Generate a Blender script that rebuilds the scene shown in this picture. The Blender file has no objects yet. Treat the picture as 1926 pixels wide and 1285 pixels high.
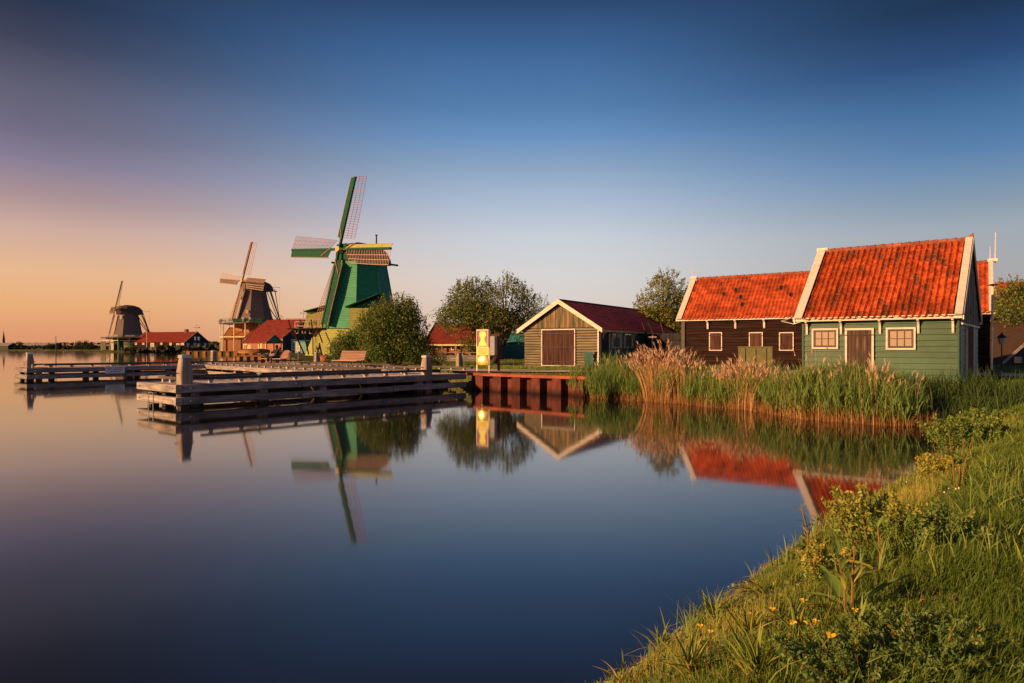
import bpy, math, random
import numpy as np
from mathutils import Vector, Matrix
from mathutils.geometry import tessellate_polygon
random.seed(7); RNG = np.random.default_rng(11)
scene = bpy.context.scene
COL = scene.collection
PI = math.pi
# ------------------------------------------------------------------ camera, light, exposure
EYE, HZ, FL, CX = 1.85, 654.0, 1284.0, 963.0      # eye height over the water, horizon row, focal length, centre column
cam_d = bpy.data.cameras.new('camera'); cam = bpy.data.objects.new('camera', cam_d); COL.objects.link(cam)
cam_d.lens = 24; cam_d.sensor_width = 36; cam_d.shift_y = 0.006; cam_d.clip_start = .05; cam_d.clip_end = 12000
cam.location = (0, 0, EYE); cam.rotation_euler = (PI/2, 0, 0)
scene.camera = cam
scene.view_settings.view_transform = 'Standard'
try: scene.view_settings.look = 'None'
except Exception: pass
scene.view_settings.exposure = .65; scene.view_settings.gamma = 1; scene.view_settings.use_curve_mapping = False
GLOW_AZ = math.radians(-110)
SUN_AZ, SUN_EL = math.radians(-116), math.radians(16.5)      # azimuth from +Y, clockwise
sl = bpy.data.lights.new('sun', 'SUN'); sl.energy = 5.0; sl.angle = math.radians(.6); sl.color = (1, .56, .24)
so = bpy.data.objects.new('sun', sl); COL.objects.link(so)
sdir = Vector((math.sin(SUN_AZ)*math.cos(SUN_EL), math.cos(SUN_AZ)*math.cos(SUN_EL), math.sin(SUN_EL)))
so.rotation_euler = sdir.to_track_quat('Z', 'Y').to_euler(); so.location = (-20, -10, 30)

def s2l(c):
    return tuple(((v/255)/12.92 if v/255 <= .04045 else (((v/255)+.055)/1.055)**2.4) for v in c)
world = bpy.data.worlds.new('World'); scene.world = world; world.use_nodes = True
def build_world():
    nt = world.node_tree; N = nt.nodes; L = nt.links; N.clear()
    out = N.new('ShaderNodeOutputWorld'); bg = N.new('ShaderNodeBackground'); L.new(bg.outputs[0], out.inputs[0])
    tc = N.new('ShaderNodeTexCoord'); sep = N.new('ShaderNodeSeparateXYZ'); L.new(tc.outputs['Generated'], sep.inputs[0])
    def m(op, a, b=None, clamp=False):
        n = N.new('ShaderNodeMath'); n.operation = op; n.use_clamp = clamp
        for i, v in enumerate((a, b)):
            if v is None: continue
            if isinstance(v, (int, float)): n.inputs[i].default_value = v
            else: L.new(v, n.inputs[i])
        return n.outputs[0]
    x, y, z = sep.outputs
    hl = m('SQRT', m('MAXIMUM', m('ADD', m('MULTIPLY', x, x), m('MULTIPLY', y, y)), 1e-6))
    c = m('DIVIDE', m('ADD', m('MULTIPLY', x, math.sin(GLOW_AZ)), m('MULTIPLY', y, math.cos(GLOW_AZ))), hl)
    zz = m('MAXIMUM', z, 0.0)
    def ramp(stops):
        r = N.new('ShaderNodeValToRGB'); e = r.color_ramp.elements; r.color_ramp.interpolation = 'B_SPLINE' if False else 'EASE'
        r.color_ramp.interpolation = 'LINEAR'
        while len(e) > 1: e.remove(e[-1])
        e[0].position = stops[0][0]; e[0].color = (*s2l(stops[0][1]), 1)
        for p, cc in stops[1:]:
            k = e.new(p); k.color = (*s2l(cc), 1)
        L.new(zz, r.inputs[0]); return r.outputs[0]
    sunward = ramp([(0, (236,150,92)), (.06, (246,176,110)), (.13, (238,180,130)), (.22, (176,148,150)), (.32, (118,114,140)), (.45, (76,88,122)), (1, (36,56,96))])
    left = ramp([(0, (216,146,108)), (.02, (222,156,112)), (.054, (231,172,120)), (.093, (228,180,140)), (.143, (203,168,155)), (.18, (168,142,145)),
                 (.223, (130,120,143)), (.2585, (107,101,124)), (.304, (90,88,108)), (.348, (58,59,80)), (.39, (32,38,60)), (1, (28,44,78))])
    mid = ramp([(0, (218,196,184)), (.05, (216,203,194)), (.104, (212,208,206)), (.157, (198,204,212)), (.209, (168,184,205)), (.259, (132,160,190)),
                (.293, (104,143,188)), (.333, (82,123,170)), (.396, (60,99,148)), (.454, (38,68,108)), (1, (30,56,98))])
    right = ramp([(0, (176,158,150)), (.06, (170,160,155)), (.10, (165,165,168)), (.143, (156,165,175)), (.174, (132,150,168)), (.205, (108,138,170)),
                  (.235, (84,124,168)), (.282, (62,104,150)), (.337, (34,66,112)), (.389, (17,40,70)), (1, (22,44,80))])
    def mix(f, a, b):
        n = N.new('ShaderNodeMix'); n.data_type = 'RGBA'; L.new(f, n.inputs[0]) if not isinstance(f, (int, float)) else setattr(n.inputs[0], 'default_value', f)
        L.new(a, n.inputs[6]); L.new(b, n.inputs[7]); return n.outputs[2]
    def seg(a, b):
        n = N.new('ShaderNodeMapRange'); n.interpolation_type = 'SMOOTHSTEP'; L.new(c, n.inputs[0]); n.inputs[1].default_value = a; n.inputs[2].default_value = b; return n.outputs[0]
    c0 = c
    c = m('SUBTRACT', c, m('MULTIPLY', m('MINIMUM', zz, .45), .35))
    c_left = m('SUBTRACT', c0, m('MULTIPLY', m('MINIMUM', zz, .40), .42)); c = c0
    col = mix(seg(-.85, -.40), right, mid)
    c = m('ADD', c_left, .10); col = mix(seg(-.36, .28), col, left); c = c0
    col = mix(seg(.22, .95), col, sunward)
    sky = N.new('ShaderNodeTexSky'); sky.sky_type = 'NISHITA'; sky.sun_disc = False
    sky.sun_elevation = SUN_EL; sky.sun_rotation = SUN_AZ; sky.air_density = 1.4; sky.dust_density = 2.2
    sc = N.new('ShaderNodeMix'); sc.data_type = 'RGBA'; sc.blend_type = 'MULTIPLY'; sc.inputs[0].default_value = 1
    L.new(sky.outputs[0], sc.inputs[6]); sc.inputs[7].default_value = (.045, .05, .06, 1)
    col = mix(.92, sc.outputs[2], col)
    L.new(col, bg.inputs[0]); bg.inputs[1].default_value = .70
build_world()

# ------------------------------------------------------------------ helpers
def GP(px, py, z=0.0):                 # the place on the level z that the photograph shows at a pixel
    d = (EYE - z)*FL/(py - HZ); return Vector(((px-CX)/FL*d, d, z))
def AT(px, d, z=0.0): return Vector(((px-CX)/FL*d, d, z))
def ZA(py, d): return EYE - (py-HZ)/FL*d
def sm(t): t = np.clip(t, 0, 1); return t*t*(3-2*t)

def tag(o, label=None, cat=None, group=None, kind=None):
    if label: o['label'] = label
    if cat: o['category'] = cat
    if group: o['group'] = group
    if kind: o['kind'] = kind
    return o
def link(o, parent=None):
    COL.objects.link(o)
    if parent is not None: o.parent = parent
    return o
def thing(name, label, cat, loc=(0,0,0), rz=0, group=None):
    o = bpy.data.objects.new(name, None); o.location = loc; o.rotation_euler = (0,0,rz); o.empty_display_size = .3
    link(o); return tag(o, label, cat, group)

class MB:
    def __init__(s): s.v = []; s.f = []
    def quad(s, a, b, c, d):
        n = len(s.v); s.v += [tuple(a), tuple(b), tuple(c), tuple(d)]; s.f.append((n, n+1, n+2, n+3))
    def poly(s, pts):
        n = len(s.v); s.v += [tuple(p) for p in pts]; s.f.append(tuple(range(n, n+len(pts))))
    def box(s, c, d, R=None):
        n = len(s.v); c = Vector(c); hx, hy, hz = d[0]/2, d[1]/2, d[2]/2
        for x, y, z in ((-1,-1,-1),(1,-1,-1),(1,1,-1),(-1,1,-1),(-1,-1,1),(1,-1,1),(1,1,1),(-1,1,1)):
            p = Vector((x*hx, y*hy, z*hz)); s.v.append(tuple(c + (R @ p if R else p)))
        s.f += [(n,n+3,n+2,n+1),(n+4,n+5,n+6,n+7),(n,n+1,n+5,n+4),(n+1,n+2,n+6,n+5),(n+2,n+3,n+7,n+6),(n+3,n,n+4,n+7)]
    def beam(s, a, b, w, h, up=(0,0,1)):
        a = Vector(a); b = Vector(b); x = (b-a); L = x.length
        if L < 1e-6: return
        s.box((a+b)/2, (L, w, h), frame(x, up).to_3x3())
    def tube(s, pts, rs, n=6, cap=True):
        pts = [Vector(p) for p in pts]; base = len(s.v); u0 = None
        for i, p in enumerate(pts):
            t = (pts[min(i+1, len(pts)-1)] - pts[max(i-1, 0)])
            if t.length < 1e-9: t = Vector((0,0,1))
            t.normalize()
            if u0 is None:
                u0 = t.cross(Vector((0,0,1)) if abs(t.z) < .9 else Vector((1,0,0)))
            u0 = (u0 - t*u0.dot(t)).normalized(); w = t.cross(u0)
            for k in range(n):
                a = 2*PI*k/n; s.v.append(tuple(p + (u0*math.cos(a) + w*math.sin(a))*rs[i]))
        for i in range(len(pts)-1):
            for k in range(n):
                k2 = (k+1) % n; s.f.append((base+i*n+k, base+i*n+k2, base+(i+1)*n+k2, base+(i+1)*n+k))
        if cap:
            s.f.append(tuple(base+k for k in reversed(range(n)))); m = base+(len(pts)-1)*n; s.f.append(tuple(m+k for k in range(n)))
    def prism(s, pts, off):            # planar outline pushed along off
        off = Vector(off); n = len(s.v); k = len(pts)
        s.v += [tuple(Vector(p)) for p in pts] + [tuple(Vector(p)+off) for p in pts]
        s.f.append(tuple(reversed(range(n, n+k)))); s.f.append(tuple(range(n+k, n+2*k)))
        for i in range(k): j = (i+1) % k; s.f.append((n+i, n+j, n+k+j, n+k+i))
    def lap(s, bl, br, tr, tl, n, d=.03):   # overlapping boards on a four-cornered wall, bottom edges proud
        bl, br, tr, tl = map(Vector, (bl, br, tr, tl)); nn = (br-bl).cross(tl-bl).normalized()
        for i in range(n):
            t0, t1 = i/n, (i+1)/n
            a = bl.lerp(tl, t0); b = br.lerp(tr, t0); c = br.lerp(tr, t1); e = bl.lerp(tl, t1)
            s.quad(a+nn*d, b+nn*d, c+nn*.004, e+nn*.004); s.quad(a, b, b+nn*d, a+nn*d)
    def mesh(s, name):
        me = bpy.data.meshes.new(name); me.from_pydata(s.v, [], s.f); me.update(); return me
    def build(s, name, m, parent=None, smooth=False):
        me = s.mesh(name); me.materials.append(m)
        if smooth: me.polygons.foreach_set('use_smooth', [True]*len(me.polygons))
        return link(bpy.data.objects.new(name, me), parent)
def frame(x, up=(0,0,1)):
    x = Vector(x).normalized(); up = Vector(up)
    if abs(x.dot(up)) > .99: up = Vector((0,1,0))
    y = up.cross(x).normalized(); z = x.cross(y)
    return Matrix((x, y, z)).transposed()
_bc = {}
def beam_o(name, a, b, w, h, m, parent=None, up=(0,0,1), cham=0.0):
    """a straight timber as its own object, its grain along its own x axis"""
    a = Vector(a); b = Vector(b); L = (b-a).length
    key = (round(L, 3), round(w, 3), round(h, 3), m.name, cham)
    me = _bc.get(key)
    if me is None:
        B = MB()
        if cham:
            hw, hh, c = w/2, h/2, cham
            ring = [(-hw+c,-hh),(hw-c,-hh),(hw,-hh+c),(hw,hh-c),(hw-c,hh),(-hw+c,hh),(-hw,hh-c),(-hw,-hh+c)]
            B.prism([(-L/2, p[0], p[1]) for p in ring], (L, 0, 0))
        else: B.box((0,0,0), (L, w, h))
        me = B.mesh(name); me.materials.append(m); _bc[key] = me
    o = bpy.data.objects.new(name, me); o.matrix_basis = Matrix.Translation((a+b)/2) @ frame(b-a, up).to_4x4()
    return link(o, parent)
def np_mesh(name, V, F, m, parent=None, attr=None, smooth=False):
    """F: (n,k) array, attr: dict name -> per-point floats"""
    me = bpy.data.meshes.new(name); V = np.ascontiguousarray(V, dtype=np.float32); F = np.ascontiguousarray(F, dtype=np.int32)
    me.vertices.add(len(V)); me.vertices.foreach_set('co', V.ravel())
    k = F.shape[1]; me.loops.add(F.size); me.loops.foreach_set('vertex_index', F.ravel())
    me.polygons.add(len(F)); me.polygons.foreach_set('loop_start', np.arange(0, F.size, k, dtype=np.int32))
    me.polygons.foreach_set('loop_total', np.full(len(F), k, dtype=np.int32))
    if smooth: me.polygons.foreach_set('use_smooth', np.ones(len(F), dtype=bool))
    me.update(calc_edges=True)
    for nme, a in (attr or {}).items():
        at = me.attributes.new(nme, 'FLOAT', 'POINT'); at.data.foreach_set('value', np.ascontiguousarray(a, dtype=np.float32))
    me.materials.append(m); return link(bpy.data.objects.new(name, me), parent)
def copy_tree(o, parent=None):
    c = o.copy(); COL.objects.link(c); c.parent = parent
    for ch in [q for q in bpy.data.objects if q.parent == o]: copy_tree(ch, c)
    return c

# ------------------------------------------------------------------ materials
MATS = {}
def mat(name, c1, c2=None, rough=.7, scale=(3,3,3), bump=.2, rnd=.0, spec=.3, metal=0, detail=5, dist=.02, c3=None, lo=.35, hi=.65, coat=0, patch=0, wet=0):
    m = bpy.data.materials.new(name); m.use_nodes = True; nt = m.node_tree; N = nt.nodes; L = nt.links
    b = N['Principled BSDF']; b.inputs['Roughness'].default_value = rough; b.inputs['Metallic'].default_value = metal
    b.inputs['Specular IOR Level'].default_value = spec; b.inputs['Coat Weight'].default_value = coat
    c2 = c2 or tuple(v*.75 for v in c1)
    tc = N.new('ShaderNodeTexCoord'); mp = N.new('ShaderNodeMapping'); mp.inputs['Scale'].default_value = scale
    L.new(tc.outputs['Object'], mp.inputs[0])
    oi = N.new('ShaderNodeObjectInfo')
    ad = N.new('ShaderNodeVectorMath'); ad.operation = 'ADD'; mu = N.new('ShaderNodeVectorMath'); mu.operation = 'SCALE'; mu.inputs[3].default_value = 37
    cb = N.new('ShaderNodeCombineXYZ')
    for i in range(3): L.new(oi.outputs['Random'], cb.inputs[i])
    L.new(cb.outputs[0], mu.inputs[0]); L.new(mp.outputs[0], ad.inputs[0]); L.new(mu.outputs[0], ad.inputs[1])
    no = N.new('ShaderNodeTexNoise'); no.inputs['Scale'].default_value = 1; no.inputs['Detail'].default_value = detail; no.inputs['Roughness'].default_value = .55
    L.new(ad.outputs[0], no.inputs['Vector'])
    r = N.new('ShaderNodeValToRGB'); e = r.color_ramp.elements
    e[0].position = lo; e[0].color = (*c2, 1); e[1].position = hi; e[1].color = (*c1, 1)
    if c3: k = e.new(hi+.12); k.color = (*c3, 1)
    L.new(no.outputs[0], r.inputs[0]); col = r.outputs[0]
    if rnd:
        hs = N.new('ShaderNodeHueSaturation'); mr = N.new('ShaderNodeMapRange'); mr.inputs[3].default_value = 1-rnd; mr.inputs[4].default_value = 1+rnd*.7
        L.new(oi.outputs['Random'], mr.inputs[0]); L.new(mr.outputs[0], hs.inputs['Value']); L.new(col, hs.inputs['Color']); col = hs.outputs[0]
    if patch or wet:
        g = N.new('ShaderNodeNewGeometry'); n2 = N.new('ShaderNodeTexNoise'); n2.inputs['Scale'].default_value = 1.1; n2.inputs['Detail'].default_value = 7; n2.inputs['Roughness'].default_value = .7
        L.new(g.outputs['Position'], n2.inputs['Vector']); m2 = N.new('ShaderNodeMapRange'); m2.inputs[1].default_value = .36; m2.inputs[2].default_value = .66; m2.inputs[3].default_value = 1-patch; m2.inputs[4].default_value = 1+patch*.45
        L.new(n2.outputs[0], m2.inputs[0]); fac = m2.outputs[0]
        if wet:
            sp = N.new('ShaderNodeSeparateXYZ'); L.new(g.outputs['Position'], sp.inputs[0]); m3 = N.new('ShaderNodeMapRange'); m3.inputs[1].default_value = .10; m3.inputs[2].default_value = wet; m3.inputs[3].default_value = .22; m3.inputs[4].default_value = 1
            ad3 = N.new('ShaderNodeMath'); ad3.operation = 'MULTIPLY_ADD'; ad3.inputs[1].default_value = .12; L.new(n2.outputs[0], ad3.inputs[0]); L.new(sp.outputs[2], ad3.inputs[2]); L.new(ad3.outputs[0], m3.inputs[0]); mm = N.new('ShaderNodeMath'); mm.operation = 'MULTIPLY'; L.new(fac, mm.inputs[0]); L.new(m3.outputs[0], mm.inputs[1]); fac = mm.outputs[0]
        h2 = N.new('ShaderNodeVectorMath'); h2.operation = 'SCALE'; L.new(col, h2.inputs[0]); L.new(fac, h2.inputs[3]); col = h2.outputs[0]
    L.new(col, b.inputs['Base Color'])
    if bump:
        bp = N.new('ShaderNodeBump'); bp.inputs['Strength'].default_value = bump; bp.inputs['Distance'].default_value = dist
        L.new(no.outputs[0], bp.inputs['Height']); L.new(bp.outputs[0], b.inputs['Normal'])
    MATS[name] = m; return m
def leaf_mat(name, stops, trans=.35, rough=.6):
    """tint attribute (0..1) picks the colour of a leaf or of a place along a blade"""
    m = bpy.data.materials.new(name); m.use_nodes = True; nt = m.node_tree; N = nt.nodes; L = nt.links; N.clear()
    out = N.new('ShaderNodeOutputMaterial'); at = N.new('ShaderNodeAttribute'); at.attribute_name = 'tint'
    r = N.new('ShaderNodeValToRGB'); e = r.color_ramp.elements
    e[0].position = stops[0][0]; e[0].color = (*stops[0][1], 1); e[1].position = stops[-1][0]; e[1].color = (*stops[-1][1], 1)
    for p, c in stops[1:-1]: k = e.new(p); k.color = (*c, 1)
    L.new(at.outputs['Fac'], r.inputs[0])
    d = N.new('ShaderNodeBsdfPrincipled'); d.inputs['Roughness'].default_value = rough; d.inputs['Specular IOR Level'].default_value = .25
    t = N.new('ShaderNodeBsdfTranslucent'); mx = N.new('ShaderNodeMixShader'); mx.inputs[0].default_value = trans
    L.new(r.outputs[0], d.inputs['Base Color']); L.new(r.outputs[0], t.inputs['Color'])
    L.new(d.outputs[0], mx.inputs[1]); L.new(t.outputs[0], mx.inputs[2]); L.new(mx.outputs[0], out.inputs[0])
    MATS[name] = m; return m

M_pier = mat('weathered_pier_timber', (.40,.345,.33), (.17,.15,.155), .75, (1.2,14,14), .5, .22, detail=8, dist=.01, c3=(.52,.44,.41), patch=.3, wet=.22, spec=.15)
M_deck = mat('bleached_deck_boards', (.52,.46,.45), (.34,.30,.30), .7, (1,9,9), .3, .15, detail=6, dist=.008)
M_rail = mat('dark_curb_timber', (.10,.08,.075), (.05,.04,.04), .7, (1,14,14), .3, .15)
M_black = mat('wet_dark_timber', (.05,.042,.04), (.02,.02,.02), .5, (4,4,2), .3)
M_zinc = mat('zinc_cap', (.55,.56,.58), (.42,.43,.45), .35, (6,6,6), .1, metal=.6)
M_steel = mat('galvanised_steel', (.5,.5,.5), (.35,.35,.35), .35, (8,8,8), .1, metal=.8)
M_rust = mat('rusty_sheet_steel', (.17,.045,.034), (.07,.024,.022), .8, (3,3,1.2), .4, .15, detail=7, patch=.35, wet=.32, spec=.15)
M_rustcap = mat('red_brown_steel_cap', (.38,.095,.045), (.22,.05,.03), .7, (2,6,6), .3, .12, patch=.3)
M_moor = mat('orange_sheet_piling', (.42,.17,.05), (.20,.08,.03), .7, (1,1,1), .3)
M_white = mat('white_paint', (.66,.58,.55), (.52,.45,.42), .55, (2,7,7), .15, .04)
M_white_w = mat('worn_white_paint', (.70,.62,.55), (.42,.36,.32), .6, (3,9,9), .3, .06, lo=.3, hi=.5)
M_green = mat('dark_green_boards', (.030,.100,.052), (.020,.070,.040), .5, (.8,9,9), .35, .12, dist=.006, patch=.25)
M_teal = mat('teal_black_boards', (.045,.22,.21), (.03,.16,.155), .5, (.8,9,9), .3, .1)
M_tarred = mat('tarred_brown_boards', (.036,.017,.014), (.014,.008,.008), .85, (.8,9,9), .4, .25, dist=.006, spec=.08)
M_shed = mat('olive_brown_boards', (.235,.19,.125), (.11,.105,.075), .65, (.9,7,7), .4, .14)
M_shedtop = mat('peeling_green_boards', (.25,.15,.07), (.05,.06,.04), .7, (6,6,.7), .4, .15, lo=.4, hi=.6)
M_brown = mat('brown_door_boards', (.10,.042,.036), (.035,.018,.018), .75, (8,8,.8), .5, .3, lo=.38, hi=.62, spec=.12)
M_olddoor = mat('weathered_door_boards', (.085,.045,.035), (.03,.018,.016), .75, (9,9,.9), .6, .25, c3=(.22,.15,.11), lo=.4, hi=.6)
M_tile = mat('red_clay_pantile', (.60,.115,.030), (.30,.045,.017), .8, (7,4,7), .4, .32, c3=(.75,.22,.07), patch=.42, spec=.15)
M_tileb = mat('lichened_pantile', (.30,.085,.04), (.13,.04,.025), .9, (9,9,9), .4, .3, c3=(.42,.26,.12), spec=.1)
M_tile2 = mat('red_clay_pantile_old', (.54,.098,.030), (.23,.038,.017), .8, (2.6,2.6,2.6), .3, .0, c3=(.68,.15,.05), patch=.42, detail=9, spec=.15)
M_tile3 = mat('dark_red_pantile', (.80,.16,.13), (.52,.10,.085), .7, (2,2,2), .3, 0, detail=8, spec=.15)
M_tile4 = mat('brown_red_tile', (.22,.036,.026), (.13,.024,.018), .8, (1.2,1.2,1.2), .3, 0, detail=8, spec=.1)
M_ridge = mat('ridge_tile', (.36,.10,.05), (.16,.05,.035), .8, (6,6,6), .3, .2)
M_tiledk = mat('mossy_dark_tile', (.06,.03,.02), (.03,.02,.015), .9, (6,6,6), .3)
M_brick = mat('brick', (.26,.09,.06), (.15,.06,.045), .85, (12,12,12), .3, .25)
M_mortar = mat('mortar', (.30,.27,.24), (.2,.18,.16), .9, (12,12,12), .2)
M_pave = mat('pale_paving', (.60,.52,.47), (.45,.38,.34), .9, (2.5,2.5,2.5), .3)
M_sash = mat('brown_sash', (.09,.045,.035), (.05,.028,.022), .5, (4,4,4), .1)
M_millgreen = mat('mill_green_boards', (.028,.27,.145), (.018,.18,.10), .5, (1,1,5), .25, .04)
M_lathm = mat('faded_red_laths', (.38,.19,.15), (.24,.11,.09), .7, (3,3,3), .1, spec=.1)
M_millgreen2 = mat('mill_green_trim', (.014,.085,.05), (.010,.055,.034), .7, (2,2,2), .2, .04, spec=.1)
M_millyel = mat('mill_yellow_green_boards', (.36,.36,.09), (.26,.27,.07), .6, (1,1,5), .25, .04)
M_thatch = mat('grey_thatch', (.19,.135,.125), (.11,.078,.075), .95, (3,3,14), .6, 0, detail=8)
M_thatchd = mat('dark_thatch', (.12,.085,.068), (.06,.045,.04), .95, (3,3,9), .6, 0, detail=8)
M_lath = mat('red_brown_laths', (.20,.075,.05), (.12,.045,.03), .6, (3,3,3), .1)
M_lathw = mat('pale_laths', (.62,.42,.33), (.46,.30,.24), .6, (3,3,3), .1)
M_gold = mat('gold_painted_head', (.75,.45,.12), (.5,.25,.08), .4, (6,6,6), .1)
M_sail_brown = mat('brown_sail_timber', (.16,.09,.07), (.09,.05,.04), .6, (3,3,3), .2)
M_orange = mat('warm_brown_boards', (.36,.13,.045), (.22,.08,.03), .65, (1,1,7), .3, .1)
M_blackb = mat('black_blue_boards', (.018,.022,.034), (.010,.013,.02), .6, (1,1,7), .3, .1)
M_trunk = mat('bark', (.085,.06,.045), (.035,.028,.022), .9, (6,6,2), .8, 0)
M_cream = mat('cream_paint', (.70,.62,.42), (.55,.48,.32), .55, (3,3,3), .1)
M_olive = mat('olive_painted_box', (.17,.16,.07), (.13,.12,.055), .6, (3,3,3), .2)
M_metal_d = mat('dark_iron', (.03,.032,.035), (.02,.02,.022), .5, (5,5,5), .1, metal=.4)
M_plant = mat('blue_grey_tub', (.06,.075,.095), (.045,.055,.07), .6, (5,5,5), .2)
M_gp = mat('grey_plastic', (.38,.38,.42), (.33,.33,.37), .5, (3,3,3), .05)
def glass_mat():
    m = bpy.data.materials.new('window_glass'); m.use_nodes = True; b = m.node_tree.nodes['Principled BSDF']
    b.inputs['Base Color'].default_value = (.55,.50,.48,1); b.inputs['Metallic'].default_value = .55; b.inputs['Roughness'].default_value = .06; b.inputs['Specular IOR Level'].default_value = 1.0
    b.inputs['IOR'].default_value = 2.2; b.inputs['Coat Weight'].default_value = .6; b.inputs['Coat Roughness'].default_value = .05
    return m
M_glass = glass_mat()
def plain(name, c, rough=.6, metal=0, spec=.4):
    m = bpy.data.materials.new(name); m.use_nodes = True; b = m.node_tree.nodes['Principled BSDF']
    b.inputs['Base Color'].default_value = (*c, 1); b.inputs['Roughness'].default_value = rough; b.inputs['Metallic'].default_value = metal
    b.inputs['Specular IOR Level'].default_value = spec; return m

# ------------------------------------------------------------------ the shore line, terrain, water
R_QUAY = GP(877, 702, .74); R_Q2 = GP(1106, 712, .70)
shore_near = [(-14,-9), (-7,-2.2), (-2.6,1.4), (-.7,2.55)] + [tuple(GP(*p).xy) for p in
              ((1165,1272),(1290,1165),(1415,1078),(1530,1000),(1620,948),(1712,896),(1757,856),(1784,822))]
shore_reed = [tuple(GP(*p).xy) for p in ((1795,806),(1700,800),(1565,794),(1442,775),(1345,768),(1270,760),(1200,756),(1085,744))]
shore_quay = [(R_Q2.x, R_Q2.y), (R_QUAY.x, R_QUAY.y)]
shore_back = [(-3.2,33.5), (-7.5,39.0), (-11.5,45), (-14,52), (-20,64), (-29.0,90), (-37,90), (-39,98)]
WATER = shore_near + shore_reed + shore_quay + shore_back + [(-90,98), (-90,-40), (-14,-40)]
def seg_dist(X, Y, pts, closed=True):
    d = np.full(X.shape, 1e9); n = len(pts)
    for i in range(n if closed else n-1):
        ax, ay = pts[i]; bx, by = pts[(i+1) % n]; dx, dy = bx-ax, by-ay; L2 = dx*dx+dy*dy
        t = np.clip(((X-ax)*dx+(Y-ay)*dy)/L2, 0, 1); d = np.minimum(d, np.hypot(X-ax-t*dx, Y-ay-t*dy))
    return d
def inside(X, Y, pts):
    c = np.zeros(X.shape, bool); n = len(pts)
    for i in range(n):
        ax, ay = pts[i]; bx, by = pts[(i+1) % n]
        with np.errstate(divide='ignore', invalid='ignore'):
            t = ((ay > Y) != (by > Y)) & (X < (bx-ax)*(Y-ay)/(by-ay+1e-12)+ax)
        c ^= t
    return c
def vnoise(X, Y, s, seed=0):
    X = X*s+seed*17.3; Y = Y*s+seed*9.1; xi = np.floor(X).astype(int); yi = np.floor(Y).astype(int); fx = sm(X-xi); fy = sm(Y-yi)
    def h(a, b): v = np.sin(a*127.1+b*311.7+seed*74.7)*43758.5453; return v-np.floor(v)
    return (h(xi,yi)*(1-fx)+h(xi+1,yi)*fx)*(1-fy)+(h(xi,yi+1)*(1-fx)+h(xi+1,yi+1)*fx)*fy
def sdist(X, Y):
    d = seg_dist(X, Y, WATER); return np.where(inside(X, Y, WATER), -d, d)
def ground_z(X, Y):
    X = np.asarray(X, float); Y = np.asarray(Y, float); d = sdist(X, Y)
    dn = seg_dist(X, Y, shore_near, False); dq = seg_dist(X, Y, shore_quay+shore_back, False)
    quay = dq < np.minimum(dn, seg_dist(X, Y, shore_reed, False)) 
    w = np.where(dn < 3.5, 2.1, 1.3); top = .70 + .06*(vnoise(X, Y, .25, 3)-.5)
    top = top - .16*np.exp(-((X-12.5)**2+(Y-20.5)**2)/14)
    dr_ = seg_dist(X, Y, shore_reed, False); d = np.where((dr_ < dn) & ~quay, d - .55*np.clip((dn-dr_)/1.5,0,1), d)
    soft = -.12 + (top+.12)*(1-(1-np.clip((d+.12)/w, 0, 1))**2.0)
    soft = soft + np.where(d > 0, .05*(vnoise(X, Y, 1.6, 1)-.5)+.03*(vnoise(X, Y, 5, 2)-.5), 0)
    soft = np.where(d < -.12, np.maximum(-1.2, -.12+(d+.12)*.7), soft)
    hard = np.where(d > .45, np.minimum(top, .69), -1.0)
    return np.where(quay, hard, soft)
def gz(x, y): return float(ground_z(np.array([x]), np.array([y]))[0])

def land_mat():
    m = bpy.data.materials.new('turf_and_soil'); m.use_nodes = True; nt = m.node_tree; N = nt.nodes; L = nt.links; b = N['Principled BSDF']
    b.inputs['Roughness'].default_value = .95; b.inputs['Specular IOR Level'].default_value = .1
    g = N.new('ShaderNodeNewGeometry')
    def noise(s, d=6):
        n = N.new('ShaderNodeTexNoise'); n.inputs['Scale'].default_value = s; n.inputs['Detail'].default_value = d; L.new(g.outputs['Position'], n.inputs['Vector']); return n.outputs[0]
    def ramp(f, st):
        r = N.new('ShaderNodeValToRGB'); e = r.color_ramp.elements; e[0].position = st[0][0]; e[0].color = (*st[0][1],1); e[1].position = st[-1][0]; e[1].color = (*st[-1][1],1)
        for p, c in st[1:-1]: k = e.new(p); k.color = (*c,1)
        L.new(f, r.inputs[0]); return r.outputs[0]
    soil = ramp(noise(30), [(.35,(.12,.07,.065)), (.55,(.32,.20,.18)), (.7,(.48,.33,.30))])
    grass = ramp(noise(3), [(.3,(.03,.055,.015)), (.5,(.07,.11,.025)), (.7,(.14,.16,.04))])
    at = N.new('ShaderNodeAttribute'); at.attribute_name = 'soil'
    mx = N.new('ShaderNodeMix'); mx.data_type = 'RGBA'; L.new(at.outputs['Fac'], mx.inputs[0]); L.new(grass, mx.inputs[6]); L.new(soil, mx.inputs[7])
    L.new(mx.outputs[2], b.inputs['Base Color'])
    bp = N.new('ShaderNodeBump'); bp.inputs['Strength'].default_value = .9; bp.inputs['Distance'].default_value = .03; L.new(noise(45,4), bp.inputs['Height']); L.new(bp.outputs[0], b.inputs['Normal'])
    return m
M_land = land_mat()
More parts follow.
